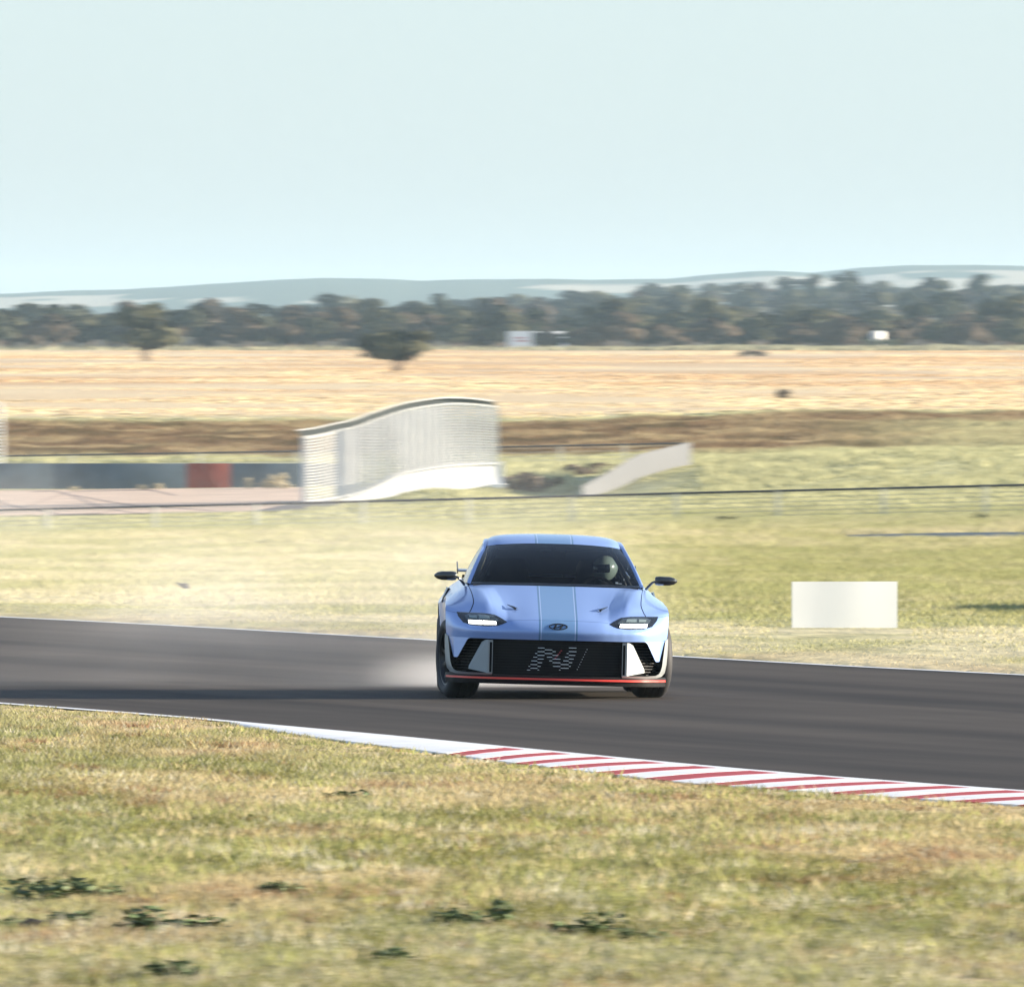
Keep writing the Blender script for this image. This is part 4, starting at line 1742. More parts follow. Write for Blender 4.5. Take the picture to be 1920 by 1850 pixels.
# black inner layer that shows in the panel gaps
Gin = G.copy()
Gin[..., 1] += .012
Gin[..., 2] -= .010
V_, F_ = patch(Gin, lambda j, i: True)
inner = merge_obj('inner_shell', *mirror(V_, F_), MAT_GAP)

# ray target for trim that follows the nose
V_, F_ = mirror(*patch(G))
BVH = BVHTree.FromPolygons([Vector(p) for p in V_], F_)

# ---- shoulder behind the windscreen base, doors and haunches
SH_Y = [1.42, 1.9, 2.5, 3.0, 3.25, 3.5, 3.8, 4.1, 4.38]
C6 = [(.745, 1.30, .925), (.765, 1.9, .935), (.765, 2.5, .945), (.755, 3.0, .952), (.745, 3.25, .955), (.735, 3.5, .957), (.71, 3.8, .95), (.68, 4.1, .94), (.62, 4.38, .925)]
C7 = [(.815, 1.36, .883), (.84, 1.9, .875), (.845, 2.5, .882), (.850, 3.0, .874), (.858, 3.25, .866), (.860, 3.5, .862), (.85, 3.8, .865), (.82, 4.1, .86), (.74, 4.40, .84)]
C8 = [(.925, 1.42, .812), (.915, 1.9, .80), (.908, 2.5, .80), (.918, 3.0, .765), (.938, 3.25, .738), (.945, 3.5, .725), (.938, 3.8, .737), (.91, 4.1, .76), (.82, 4.42, .76)]
SN = np.array([C6, C7, C8]).transpose(1, 0, 2)
vs2 = plist(8, 6)
us2 = plist(2, 6)
G2 = net_eval(SN, vs2, us2)
# ---- body side below the shoulder line
line = [tuple(p) for p in G[VS.index(3.02):, -1]] + [tuple(p) for p in G2[1:, -1]]
line = np.array(line)
sy = line[:, 1]
ys = np.arange(.52, 4.40, .025)
SX_Y = [.5, .8, 1.15, 1.5, 1.9, 2.5, 2.9, 3.2, 3.55, 3.9, 4.4]
MIDX = [.945, .948, .922, .910, .905, .900, .908, .930, .948, .935, .83]
SILX = [.93, .935, .925, .925, .925, .92, .915, .925, .935, .91, .78]
NT = 26
AW = ((.80, .345, .395), (3.55, .345, .40))


def side_grid():
    grid = np.zeros((len(ys), NT + 1, 3))
    for j, y in enumerate(ys):
        zt = np.interp(y, sy, line[:, 2])
        xt = np.interp(y, sy, line[:, 0])
        xm = float(herm(np.array(MIDX)[:, None], [np.interp(y, SX_Y, range(11))])[0][0])
        xs_ = float(herm(np.array(SILX)[:, None], [np.interp(y, SX_Y, range(11))])[0][0])
        for k in range(NT + 1):
            t = k / NT
            z = zt + (.17 - zt) * t
            x = herm(np.array([[xt], [xm], [xs_]]), [2 * t])[0][0]
            yy = y
            for (cy_, cz_, r_) in AW:
                dy, dz = yy - cy_, z - cz_
                rr = math.hypot(dy, dz)
                if r_ - .022 < rr < r_ + .022 and rr > 0:
                    yy, z = cy_ + dy / rr * r_, cz_ + dz / rr * r_
            grid[j, k] = (x, yy, z)
    return grid


SG = side_grid()


def in_arch(j, i):
    c = SG[j:j + 2, i:i + 2].reshape(-1, 3).mean(0)
    return any(math.hypot(c[1] - a[0], c[2] - a[1]) < a[2] - .004 for a in AW)


def yrange(j, a, b_):
    return a <= (ys[j] + ys[j + 1]) / 2 < b_


Vs, Fs = patch(SG)
for sgn in (1, -1):
    sm = lambda V: [(sgn * p[0], p[1], p[2]) for p in V]
    Vf, Ff = patch(G, lambda j, i: j >= v3b and i >= u6b)
    _, Fa = patch(SG, lambda j, i: yrange(j, 0, 1.36) and not in_arch(j, i))
    merge_obj('front_fender', sm(Vf + Vs), Ff + [tuple(len(Vf) + q for q in f_) for f_ in Fa], MAT_PAINT)
    V2, F2 = patch(G2, lambda j, i: (G2[j, i, 1] + G2[j + 1, i, 1]) / 2 < 2.62)
    _, Fa = patch(SG, lambda j, i: yrange(j, 1.37, 2.62) and i < NT - 4)
    merge_obj('door', sm(V2 + Vs), F2 + [tuple(len(V2) + q for q in f_) for f_ in Fa], MAT_PAINT)
    V2, F2 = patch(G2, lambda j, i: (G2[j, i, 1] + G2[j + 1, i, 1]) / 2 >= 2.62)
    _, Fa = patch(SG, lambda j, i: yrange(j, 2.63, 4.5) and not in_arch(j, i))
    merge_obj('rear_quarter', sm(V2 + Vs), F2 + [tuple(len(V2) + q for q in f_) for f_ in Fa], MAT_PAINT)
    _, Fa = patch(SG, lambda j, i: yrange(j, 1.15, 3.15) and i >= NT - 4 and not in_arch(j, i))
    merge_obj('side_sill', sm([(p[0] + .012, p[1], p[2]) for p in Vs]), Fa, MAT_BLK)
    # wheel wells
    for (cy_, cz_, r_) in AW:
        bm = bmesh.new()
        n = 24
        ra, rb = [], []
        for k in range(n + 1):
            a_ = -.25 + (math.pi + .5) * k / n
            yy, zz = cy_ + (r_ + .004) * math.cos(a_), cz_ + (r_ + .004) * math.sin(a_)
            xo = .90 if cy_ < 2 else .905
            ra.append(bm.verts.new((sgn * xo, yy, zz)))
            rb.append(bm.verts.new((sgn * .60, yy, zz)))
        for k in range(n):
            bm.faces.new((ra[k], ra[k + 1], rb[k + 1], rb[k]))
        bm.faces.new(rb)
        carpart(bmobj('wheel_well', bm, MAT_GAP, car))
    # air intake slit on the haunch
    bm = bmesh.new()
    pts = [(.872, 2.86, .868), (.905, 2.92, .795), (.925, 3.0, .742), (.915, 2.96, .79), (.885, 2.92, .875)]
    pts = [Vector((sgn * (p[0] + .006), p[1] - .015, p[2] + .004)) for p in pts]
    a_ = [bm.verts.new(p) for p in pts]
    c_ = [bm.verts.new(p + Vector((-sgn * .03, .05, -.01))) for p in pts]
    bm.faces.new(a_)
    for k in range(5):
        bm.faces.new((a_[k], a_[(k + 1) % 5], c_[(k + 1) % 5], c_[k]))
    carpart(bmobj('side_intake', bm, MAT_GLOSSBLK, car))

# ---- greenhouse
WB = [tuple(p) for p in NET[8, :6]] + [(.718, 1.255, .931)]
WB = [(p[0], p[1] + .012, p[2] + .004) for p in WB]
WT = [(0, 1.925, 1.281), (.16, 1.93, 1.280), (.30, 1.945, 1.275), (.42, 1.965, 1.267), (.50, 1.995, 1.259), (.545, 2.03, 1.252), (.572, 2.06, 1.245)]
wg = np.zeros((9, 7, 3))
for k in range(7):
    for j in range(9):
        t = j / 8
        p = np.array(WB[k]) * (1 - t) + np.array(WT[k]) * t
        p[2] += .028 * 4 * t * (1 - t)
        p[1] -= .012 * 4 * t * (1 - t)
        wg[j, k] = p
gg = net_eval(wg, plist(8, 2), plist(6, 3))
V_, F_ = patch(gg)
ws = merge_obj('windscreen', *mirror(V_, F_), MAT_WS)
# black frit band along the edges of the glass
bm = bmesh.new()
edge = [Vector(p) for p in gg[0]]
for sgn in (1, -1):
    e1 = [Vector((sgn * p[0], p[1] - .004, p[2] + .003)) for p in gg[0]]
    e2 = [Vector((sgn * p[0], p[1] - .004, p[2] + .003)) for p in gg[1]]
    va = [bm.verts.new(p) for p in e1]
    vb = [bm.verts.new(p.lerp(q, .55)) for p, q in zip(e1, e2)]
    for k in range(len(va) - 1):
        bm.faces.new((va[k], va[k + 1], vb[k + 1], vb[k]))
carpart(bmobj('wiper_cowl', bm, MAT_GLOSSBLK, car, smooth=True))
# roof rail / pillar line (outer edge) and glass line
RAIL = [(.757, 1.31, .926), (.735, 1.42, .985), (.676, 1.68, 1.116), (.612, 2.07, 1.238), (.602, 2.3, 1.262), (.598, 2.6, 1.27), (.592, 2.9, 1.255), (.590, 3.2, 1.20), (.60, 3.5, 1.12), (.625, 3.8, 1.03), (.66, 4.08, .945)]
ROOFE = [(.723, 1.262, .934), (.703, 1.37, .985), (.637, 1.67, 1.122), (.576, 2.062, 1.252), (.560, 2.3, 1.296), (.553, 2.6, 1.306), (.545, 2.9, 1.292), (.54, 3.2, 1.24), (.545, 3.5, 1.15), (.57, 3.8, 1.045), (.60, 4.08, .95)]
RMID = [((a[0] + b_[0]) / 2 + .010, (a[1] + b_[1]) / 2 - .008, (a[2] + b_[2]) / 2 + .012) for a, b_ in zip(RAIL, ROOFE)]
PN = np.array([ROOFE, RMID, RAIL]).transpose(1, 0, 2)
pg = net_eval(PN, plist(10, 5), plist(2, 4))
for sgn in (1, -1):
    V_, F_ = patch(pg)
    merge_obj('roof_pillar', [(sgn * p[0], p[1], p[2]) for p in V_], F_, MAT_PAINT)
# roof
RR = [[(0, 1.93, 1.284), (.16, 1.935, 1.283), (.30, 1.95, 1.278), (.42, 1.97, 1.270), (.50, 2.0, 1.262), (.573, 2.064, 1.249)],
      [(0, 2.06, 1.318), (.16, 2.065, 1.317), (.30, 2.08, 1.311), (.42, 2.09, 1.303), (.50, 2.11, 1.293), (.568, 2.16, 1.272)],
      [(0, 2.3, 1.347), (.16, 2.3, 1.346), (.30, 2.3, 1.341), (.42, 2.3, 1.332), (.50, 2.3, 1.318), (.558, 2.3, 1.297)],
      [(0, 2.6, 1.357), (.16, 2.6, 1.356), (.30, 2.6, 1.351), (.42, 2.6, 1.342), (.50, 2.6, 1.328), (.551, 2.6, 1.307)],
      [(0, 2.9, 1.340), (.16, 2.9, 1.339), (.30, 2.9, 1.335), (.42, 2.9, 1.327), (.50, 2.9, 1.313), (.543, 2.9, 1.293)],
      [(0, 3.2, 1.290), (.16, 3.2, 1.289), (.30, 3.2, 1.285), (.42, 3.2, 1.276), (.50, 3.2, 1.262), (.538, 3.2, 1.241)]]
rg = net_eval(np.array(RR), plist(5, 5), plist(5, 4))
V_, F_ = patch(rg)
roof = merge_obj('roof', *mirror(V_, F_), MAT_PAINT)
# rear window, boot lid and tail
RW = [[tuple(p) for p in RR[5]]]
RW.append([(p[0] * 1.0, p[1] + .43, p[2] - .155) for p in RR[5][:-1]] + [(.548, 3.6, 1.115)])
RW.append([(0, 4.06, .985), (.16, 4.06, .985), (.30, 4.06, .982), (.42, 4.06, .978), (.50, 4.06, .97), (.598, 4.06, .952)])
rw = net_eval(np.array(RW), plist(2, 6), plist(5, 3))
V_, F_ = patch(rw)
merge_obj('rear_window', *mirror(V_, F_), MAT_REARG)
BL = np.array([RW[2], [(0, 4.25, .975), (.16, 4.25, .975), (.30, 4.25, .972), (.42, 4.25, .966), (.50, 4.25, .958), (.64, 4.2, .935)],
               [(0, 4.46, .98), (.16, 4.46, .98), (.30, 4.45, .975), (.42, 4.44, .965), (.50, 4.42, .955), (.62, 4.38, .925)]])
V_, F_ = patch(net_eval(BL, plist(2, 4), plist(5, 3)))
merge_obj('boot_lid', *mirror(V_, F_), MAT_PAINT)
TL = [[(0, 4.46, .978), (.30, 4.45, .973), (.62, 4.38, .923), (.84, 4.42 - .02, .76)],
      [(0, 4.50, .75), (.30, 4.49, .75), (.62, 4.45, .72), (.86, 4.40, .62)],
      [(0, 4.48, .45), (.30, 4.47, .45), (.62, 4.44, .45), (.845, 4.39, .45)],
      [(0, 4.36, .22), (.30, 4.36, .22), (.62, 4.36, .22), (.80, 4.36, .20)]]
V_, F_ = patch(net_eval(np.array(TL), plist(3, 3), plist(3, 4)))
V_, F_ = mirror(V_, F_)
o = merge_obj('rear_bumper', V_, F_, MAT_PAINT)
# side glass
for sgn in (1, -1):
    for (a_, b_, nm) in ((1.36, 2.48, 'side_window'), (2.54, 3.62, 'side_window')):
        yy = np.linspace(a_, b_, 14)
        grd = np.zeros((14, 5, 3))
        RA = np.array(RAIL)
        CA = np.array(C6)
        for j, y in enumerate(yy):
            top = np.array([np.interp(y, RA[:, 1], RA[:, 0]), y, np.interp(y, RA[:, 1], RA[:, 2])])
            bot = np.array([np.interp(y, CA[:, 1], CA[:, 0]), y, np.interp(y, CA[:, 1], CA[:, 2])])
            for k in range(5):
                t = k / 4
                p = top * (1 - t) + bot * t
                p[0] += .012 * 4 * t * (1 - t) - .004
                grd[j, k] = p
        V_, F_ = patch(grd)
        merge_obj(nm, [(sgn * p[0], p[1], p[2]) for p in V_], F_, MAT_SIDEG)
    # pillar between the side windows and panel behind them
    for (y0_, y1_, mt) in ((2.475, 2.545, MAT_GLOSSBLK), (3.615, 4.05, MAT_PAINT)):
        yy = np.linspace(y0_, y1_, 5)
        grd = np.zeros((5, 2, 3))
        for j, y in enumerate(yy):
            grd[j, 0] = (np.interp(y, RA[:, 1], RA[:, 0]), y, np.interp(y, RA[:, 1], RA[:, 2]))
            grd[j, 1] = (np.interp(y, CA[:, 1], CA[:, 0]), y, np.interp(y, CA[:, 1], CA[:, 2]))
        V_, F_ = patch(grd)
        merge_obj('side_pillar', [(sgn * p[0], p[1], p[2]) for p in V_], F_, mt)

# ---- trim that follows the nose surface
def conform(name, poly, off, material, parent=None, thick=.012, step=.02, label=None, bvh=None):
    """polygon [(x, z)] in front elevation laid on the nose, off metres proud of it, with a rim"""
    bm = bmesh.new()
    vs_ = [bm.verts.new((p[0], 0, p[1])) for p in poly]
    bm.faces.new(vs_)
    x0, x1 = min(p[0] for p in poly), max(p[0] for p in poly)
    z0, z1 = min(p[1] for p in poly), max(p[1] for p in poly)
    x = x0 + step
    while x < x1:
        bmesh.ops.bisect_plane(bm, geom=bm.verts[:] + bm.edges[:] + bm.faces[:], plane_co=(x, 0, 0), plane_no=(1, 0, 0))
        x += step
    z = z0 + step
    while z < z1:
        bmesh.ops.bisect_plane(bm, geom=bm.verts[:] + bm.edges[:] + bm.faces[:], plane_co=(0, 0, z), plane_no=(0, 0, 1))
        z += step
    for v in bm.verts:
        h = (bvh or BVH).ray_cast(Vector((v.co.x, -2, v.co.z)), Vector((0, 1, 0)))
        if h[0] is None:
            h2 = (bvh or BVH).find_nearest(Vector((v.co.x, .3, v.co.z)))
            v.co = Vector((v.co.x, h2[0].y - off, v.co.z))
        else:
            v.co = Vector((v.co.x, h[0].y - off, v.co.z))
    bmesh.ops.recalc_face_normals(bm, faces=bm.faces)
    if sum(f_.normal.y for f_ in bm.faces) > 0:
        bmesh.ops.reverse_faces(bm, faces=bm.faces)
    r = bmesh.ops.extrude_face_region(bm, geom=bm.faces[:])
    for el in r['geom']:
        if isinstance(el, bmesh.types.BMVert):
            el.co.y += thick
    bmesh.ops.recalc_face_normals(bm, faces=bm.faces)
    o = bmobj(name, bm, material, parent or car, smooth=True, angle=35)
    if label:
        o['label'] = label
    return o


def C2(cx, cy_, Y, left=False):
    """crop pixel -> car-local (x, z) with the roll and yaw taken out (right hand side values)"""
    px, py = 800 + cx / 3.918, 980 + cy_ / 3.918
    d = 110.0 + Y / KD
    X = (px - 960) * d / F - .376
    Z = CAM_H - (py - HORIZON) * d / F
    X += Y * math.sin(YAW)
    x = X * math.cos(ROLL) - Z * math.sin(ROLL)
    z = X * math.sin(ROLL) + Z * math.cos(ROLL)
    return x, z


HL = [(.432, .640), (.475, .668), (.535, .698), (.62, .708), (.73, .710), (.855, .711), (.842, .675), (.80, .625), (.73, .606), (.60, .601), (.51, .608), (.47, .622)]
for sgn in (1, -1):
    S = lambda P: [(sgn * p[0], p[1]) for p in P]
    hl = conform('headlight', S(HL), .004, MAT_GLOSSBLK)
    carpart(hl)
    conform('lamp_bowl', S([(.50, .650), (.545, .686), (.62, .697), (.745, .699), (.79, .682), (.765, .640), (.72, .622), (.60, .618), (.53, .626)]), .007, MAT_LAMPIN, hl, .006)
    conform('lamp_block', S([(.575, .663), (.665, .663), (.668, .689), (.585, .687)]), .011, MAT_LAMPB, hl, .006)
    conform('lamp_block', S([(.685, .664), (.745, .666), (.752, .686), (.688, .688)]), .011, MAT_LAMPB, hl, .006)
    conform('light_bar', S([(.522, .620), (.635, .617), (.637, .645), (.528, .644)]), .014, MAT_LED, hl, .010)
    conform('light_bar', S([(.643, .617), (.752, .620), (.757, .647), (.645, .645)]), .014, MAT_LED, hl, .010)

# emblem: dark oval ring with a slanted H
em = carpart(bpy.data.objects.new('badge', None))
COL.objects.link(em)
ec = (0.0, .612)


def conf_strip(name, A, B, parent, material=MAT_GLOSSBLK, off=.006):
    bm = bmesh.new()
    va, vb = [], []
    for P, L in ((A, va), (B, vb)):
        for p in P:
            h = BVH.ray_cast(Vector((p[0], -2, p[1])), Vector((0, 1, 0)))
            L.append((p[0], h[0].y, p[1]))
    ring = []
    for a_, c_ in zip(va, vb):
        ring.append([bm.verts.new((a_[0], a_[1] - off, a_[2])), bm.verts.new((c_[0], c_[1] - off, c_[2])), bm.verts.new((c_[0], c_[1] + .004, c_[2])), bm.verts.new((a_[0], a_[1] + .004, a_[2]))])
    for r0_, r1_ in zip(ring[:-1], ring[1:]):
        for k in range(4):
            bm.faces.new((r0_[k], r0_[(k + 1) % 4], r1_[(k + 1) % 4], r1_[k]))
    bmesh.ops.remove_doubles(bm, verts=bm.verts, dist=1e-6)
    bmesh.ops.recalc_face_normals(bm, faces=bm.faces)
    return bmobj(name, bm, material, parent)


n = 40
conf_strip('oval_ring', [(.080 * math.cos(6.28319 * k / n), ec[1] + .0275 * math.sin(6.28319 * k / n)) for k in range(n + 1)],
           [(.068 * math.cos(6.28319 * k / n), ec[1] + .0195 * math.sin(6.28319 * k / n)) for k in range(n + 1)], em)
def bez(p0, p1, p2, n=8):
    return [((1 - t)**2 * p0[0] + 2 * t * (1 - t) * p1[0] + t * t * p2[0], ec[1] + (1 - t)**2 * p0[1] + 2 * t * (1 - t) * p1[1] + t * t * p2[1]) for t in [k / n for k in range(n + 1)]]
conf_strip('letter_stroke', bez((-.050, -.018), (-.034, 0), (-.022, .021)), bez((-.030, -.021), (-.016, 0), (-.004, .0235)), em)
conf_strip('letter_stroke', bez((.004, -.0235), (.016, 0), (.030, .021)), bez((.022, -.021), (.034, 0), (.050, .018)), em)
conf_strip('letter_stroke', bez((-.024, -.004), (0, .000), (.024, .0115)), bez((-.024, -.012), (0, -.009), (.024, .004)), em)

# hood latches and their shallow scoops
for sgn in (1, -1):
    bm = bmesh.new()
    hx = sgn * .355
    h = BVH.ray_cast(Vector((hx, -2, .745)), Vector((0, 1, 0)))[0]
    box(bm, (hx, h.y - .004, h.z + .006), (.030, .05, .020), bevel=.005)
    tube(bm, [(hx + sgn * .012, h.y - .03, h.z + .012), (hx + sgn * .07, h.y + .07, h.z + .035)], [.010, .003], 6)
    lt = carpart(bmobj('hood_latch', bm, MAT_GLOSSBLK, car))
    bm = bmesh.new()
    tube(bm, [(hx - sgn * .008, h.y - .034, h.z + .002), (hx - sgn * .008, h.y - .026, h.z + .008)], [.007, .007], 8)
    bmobj('latch_pin', bm, MAT_CHROME, lt)


# plan curve of the nose for the lower fascia
_nx = [p[0] for p in NET[0]]
_ny = [p[1] for p in NET[0]]


def nose(x):
    return float(herm(np.array(_ny)[:, None], [np.interp(abs(x), _nx, range(9))])[0][0])


def plate(name, poly, off, thick, material, step=.04, yfn=None):
    """front-elevation polygon bent to the plan curve of the nose, with real thickness"""
    yfn = yfn or nose
    bm = bmesh.new()
    bm.faces.new([bm.verts.new((p[0], 0, p[1])) for p in poly])
    x0, x1 = min(p[0] for p in poly), max(p[0] for p in poly)
    x = x0 + step
    while x < x1 - 1e-4:
        bmesh.ops.bisect_plane(bm, geom=bm.verts[:] + bm.edges[:] + bm.faces[:], plane_co=(x, 0, 0), plane_no=(1, 0, 0))
        x += step
    for v in bm.verts:
        v.co.y = yfn(v.co.x) + off
    r = bmesh.ops.extrude_face_region(bm, geom=bm.faces[:])
    for el in r['geom']:
        if isinstance(el, bmesh.types.BMVert):
            el.co.y += thick
    bmesh.ops.recalc_face_normals(bm, faces=bm.faces)
    return carpart(bmobj(name, bm, material, car, smooth=True, angle=35))


SYM = lambda P: P + [(-x, z) for (x, z) in P[::-1]]
# main dark grille and the recess behind the side openings
grille = plate('grille', SYM([(0, .500), (.56, .502), (.56, .185), (0, .175)]), .035, .03, MAT_MESH)
plate('side_recess', [(.55, .505), (.93, .505), (.93, .18), (.55, .18)], .17, .03, MAT_GAP)
plate('side_recess', [(-.93, .505), (-.55, .505), (-.55, .18), (-.93, .18)], .17, .03, MAT_GAP)
for k in range(12):
    z = .205 + k * .024
    bm = bmesh.new()
    pts = [Vector((x, nose(x) + .030, z)) for x in np.linspace(-.54, .54, 23)]
    sweep_rect(bm, pts, .012, .006)
    bmobj('grille_bar', bm, MAT_GAP, grille)
# slats in the side openings
for sgn in (1, -1):
    for k in range(11):
        z = .215 + k * .025
        xo = .735 + (.5 - z) * .50
        xi = .61 + (.49 - z) * .55
        bm = bmesh.new()
        pts = [Vector((sgn * x, nose(x) + .12, z)) for x in np.linspace(min(xi, xo - .05), xo + .02, 6)]
        sweep_rect(bm, pts, .02, .007)
        carpart(bmobj('opening_slat', bm, MAT_BLK, car))
    # blue corner of the bumper reaching down beside the opening
    plate('bumper_corner', [(sgn * p[0], p[1]) for p in [(.735, .4985), (.752, .492), (.765, .478), (.835, .338), (.842, .330), (.868, .330), (.874, .338), (.905, .47), (.912, .495), (.925, .504)]], .0, .10, MAT_PAINT, .012)
    # dark strip between corner and blade
    # silver blade: down the outer edge, round the corner, along to the fin
    PA = [(.945, .525), (.945, .46), (.942, .38), (.936, .30), (.922, .235), (.895, .205), (.85, .193), (.75, .190), (.65, .190), (.552, .192)]
    PB = [(.922, .508), (.915, .45), (.905, .36), (.897, .29), (.885, .250), (.868, .226), (.84, .212), (.75, .206), (.65, .205), (.552, .207)]
    dA = [.0, .0, -.005, -.01, -.015, -.02, -.02, -.02, -.02, -.02]
    bm = bmesh.new()
    pr = None
    for a_, c_, o_ in zip(PA, PB, dA):
        ya, yc = nose(min(a_[0], .935)) + o_, nose(min(c_[0], .935)) + o_ - .012
        ring = [bm.verts.new((sgn * a_[0], ya, a_[1])), bm.verts.new((sgn * c_[0], yc, c_[1])), bm.verts.new((sgn * c_[0], yc + .10, c_[1])), bm.verts.new((sgn * a_[0], ya + .10, a_[1]))]
        if pr:
            for k in range(4):
                bm.faces.new((pr[k], pr[(k + 1) % 4], ring[(k + 1) % 4], ring[k]))
        else:
            bm.faces.new(ring)
        pr = ring
    bm.faces.new(pr)
    bmesh.ops.recalc_face_normals(bm, faces=bm.faces)
    carpart(bmobj('corner_blade', bm, MAT_GREY, car, smooth=True, angle=40))
    # fin: upright frame with a slot, and a swept face
    bm = bmesh.new()
    fr = [(.548, .488), (.600, .490), (.600, .196), (.548, .196)]
    for (xa, xb, za, zb) in ((.548, .553, .20, .484), (.574, .590, .20, .486), (.5535, .5735, .468, .485), (.5535, .5735, .20, .213)):
        xm = (xa + xb) / 2
        box(bm, (sgn * xm, nose(xm) - .002, (za + zb) / 2), (xb - xa, .05, zb - za))
    carpart(bmobj('fin_frame', bm, MAT_GREY, car))
    ft = [(.588, .487, -.022), (.612, .484, .02), (.640, .465, .05), (.742, .262, .15), (.745, .235, .15), (.588, .207, -.022)]
    v = [(sgn * x, nose(.588) + dy, z) for x, z, dy in ft] + [(sgn * x, nose(.588) + dy + .03, z) for x, z, dy in ft]
    f = [(0, 1, 2), (0, 2, 3), (0, 3, 4), (0, 4, 5), (8, 7, 6), (9, 8, 6), (10, 9, 6), (11, 10, 6)] + [(k, (k + 1) % 6, (k + 1) % 6 + 6, k + 6) for k in range(6)]
    carpart(pyobj('fin', v, f, MAT_FIN, car))
# red lip and black splitter
def lip_y(x):
    return nose(x) - .035
bm = bmesh.new()
xs = np.sin(np.linspace(-1.45, 1.45, 81)) / math.sin(1.45) * .93
sweep_rect(bm, [Vector((x, lip_y(x), .166)) for x in xs], .03, .0155)
carpart(bmobj('red_lip', bm, MAT_RED, car, smooth=True, angle=40))
bm = bmesh.new()
pr = None
for x in xs:
    y0_ = lip_y(x) + .006
    ring = [bm.verts.new((x, y0_, .159)), bm.verts.new((x, y0_ + .012, .118)), bm.verts.new((x, .78 if abs(x) > .62 else 1.0, .118)), bm.verts.new((x, .5, .174))]
    ring[2].co.y = max(ring[2].co.y, y0_ + .05) if abs(x) < .62 else y0_ + .10
    ring[3].co.y = y0_ + .09
    if pr:
        for k in range(4):
            bm.faces.new((pr[k], pr[(k + 1) % 4], ring[(k + 1) % 4], ring[k]))
    else:
        bm.faces.new(ring)
    pr = ring
bm.faces.new(pr)
bmesh.ops.recalc_face_normals(bm, faces=bm.faces)
carpart(bmobj('splitter', bm, MAT_BLK, car, smooth=True, angle=40))
plate('lower_trim', SYM([(0, .192), (.56, .195), (.93, .195), (.935, .172), (0, .172)]), -.012, .14, MAT_BLK)

# emblem made of short dashes in the grille
cols = [737, 763, 815, 868, 925, 985, 1045, 1103, 1160]


def in_runs(y):
    t = (1075 - y) / 157.0
    runs = [(737 + 80 * t, 828 + 64 * t)]
    if y < 1068:
        c_ = 868 + (y - 918) / 150.0 * 100
        runs.append((c_ - 30, c_ + 62))
    runs.append((975 + 72 * t, 1048 + 66 * t))
    if y < 925:
        runs.append((1045, 1163))
    return runs


def dash(x0, x1, y, material, hh=.0042, nm='emblem_dash'):
    xa, z = C2(x0, y, .03)
    xb, _ = C2(x1, y, .03)
    bm = bmesh.new()
    box(bm, ((xa + xb) / 2, nose((xa + xb) / 2) + .020, z), (xb - xa, .012, hh))
    return bmobj(nm, bm, material, grille)


for j in range(len(cols) - 1):
    y = 918 + (13.5 if j % 2 else 0)
    while y < 1082:
        for (a_, c_) in in_runs(y):
            x0, x1 = max(a_, cols[j]), min(c_, cols[j + 1] - 3)
            if x1 - x0 > 8:
                dash(x0, x1, y, MAT_DASH)
        y += 27
for k in range(9):
    t = k / 8
    dash(1176 - 72 * t, 1181 - 72 * t, 930 + 146 * t, MAT_DASH)
for k in range(5):
    dash(940 + k * 11, 950 + k * 11, 993 - k * 13.5, MAT_DASHR, .006)

# ---- mirrors
for sgn in (1, -1):
    bm = bmesh.new()
    prof = [(.845, .030, .026, .0), (.853, .038, .036, .0), (.88, .044, .040, .0), (.97, .042, .038, .002), (1.005, .034, .030, .004), (1.030, .016, .012, .008), (1.035, .004, .004, .009)]
    pr = None
    n = 10
    for (x, ry, rz_, oy) in prof:
        ring = []
        for k in range(n):
            a_ = 2 * math.pi * k / n
            sq = lambda q: math.copysign(abs(q) ** .7, q)
            ring.append(bm.verts.new((sgn * x, 1.22 + oy + ry * sq(math.cos(a_)), 1.0 + rz_ * sq(math.sin(a_)))))
        if pr:
            for k in range(n):
                bm.faces.new((pr[k], pr[(k + 1) % n], ring[(k + 1) % n], ring[k]))
        else:
            bm.faces.new(ring)
        pr = ring
    bm.faces.new(pr)
    bmesh.ops.recalc_face_normals(bm, faces=bm.faces)
    mr_ = carpart(bmobj('mirror', bm, MAT_GLOSSBLK, car, smooth=True, angle=35))
    for dy in (0, .045):
        bm = bmesh.new()
        tube(bm, [(sgn * .775, 1.30 + dy, .925), (sgn * .79, 1.27 + dy, .945), (sgn * .826, 1.23 + dy, .985), (sgn * .858, 1.215 + dy, .995)], [.012, .011, .010, .010], 7)
        bmobj('mirror_stalk', bm, MAT_GLOSSBLK, mr_, smooth=True)

# ---- wheels
TYW = .275
TR = .337


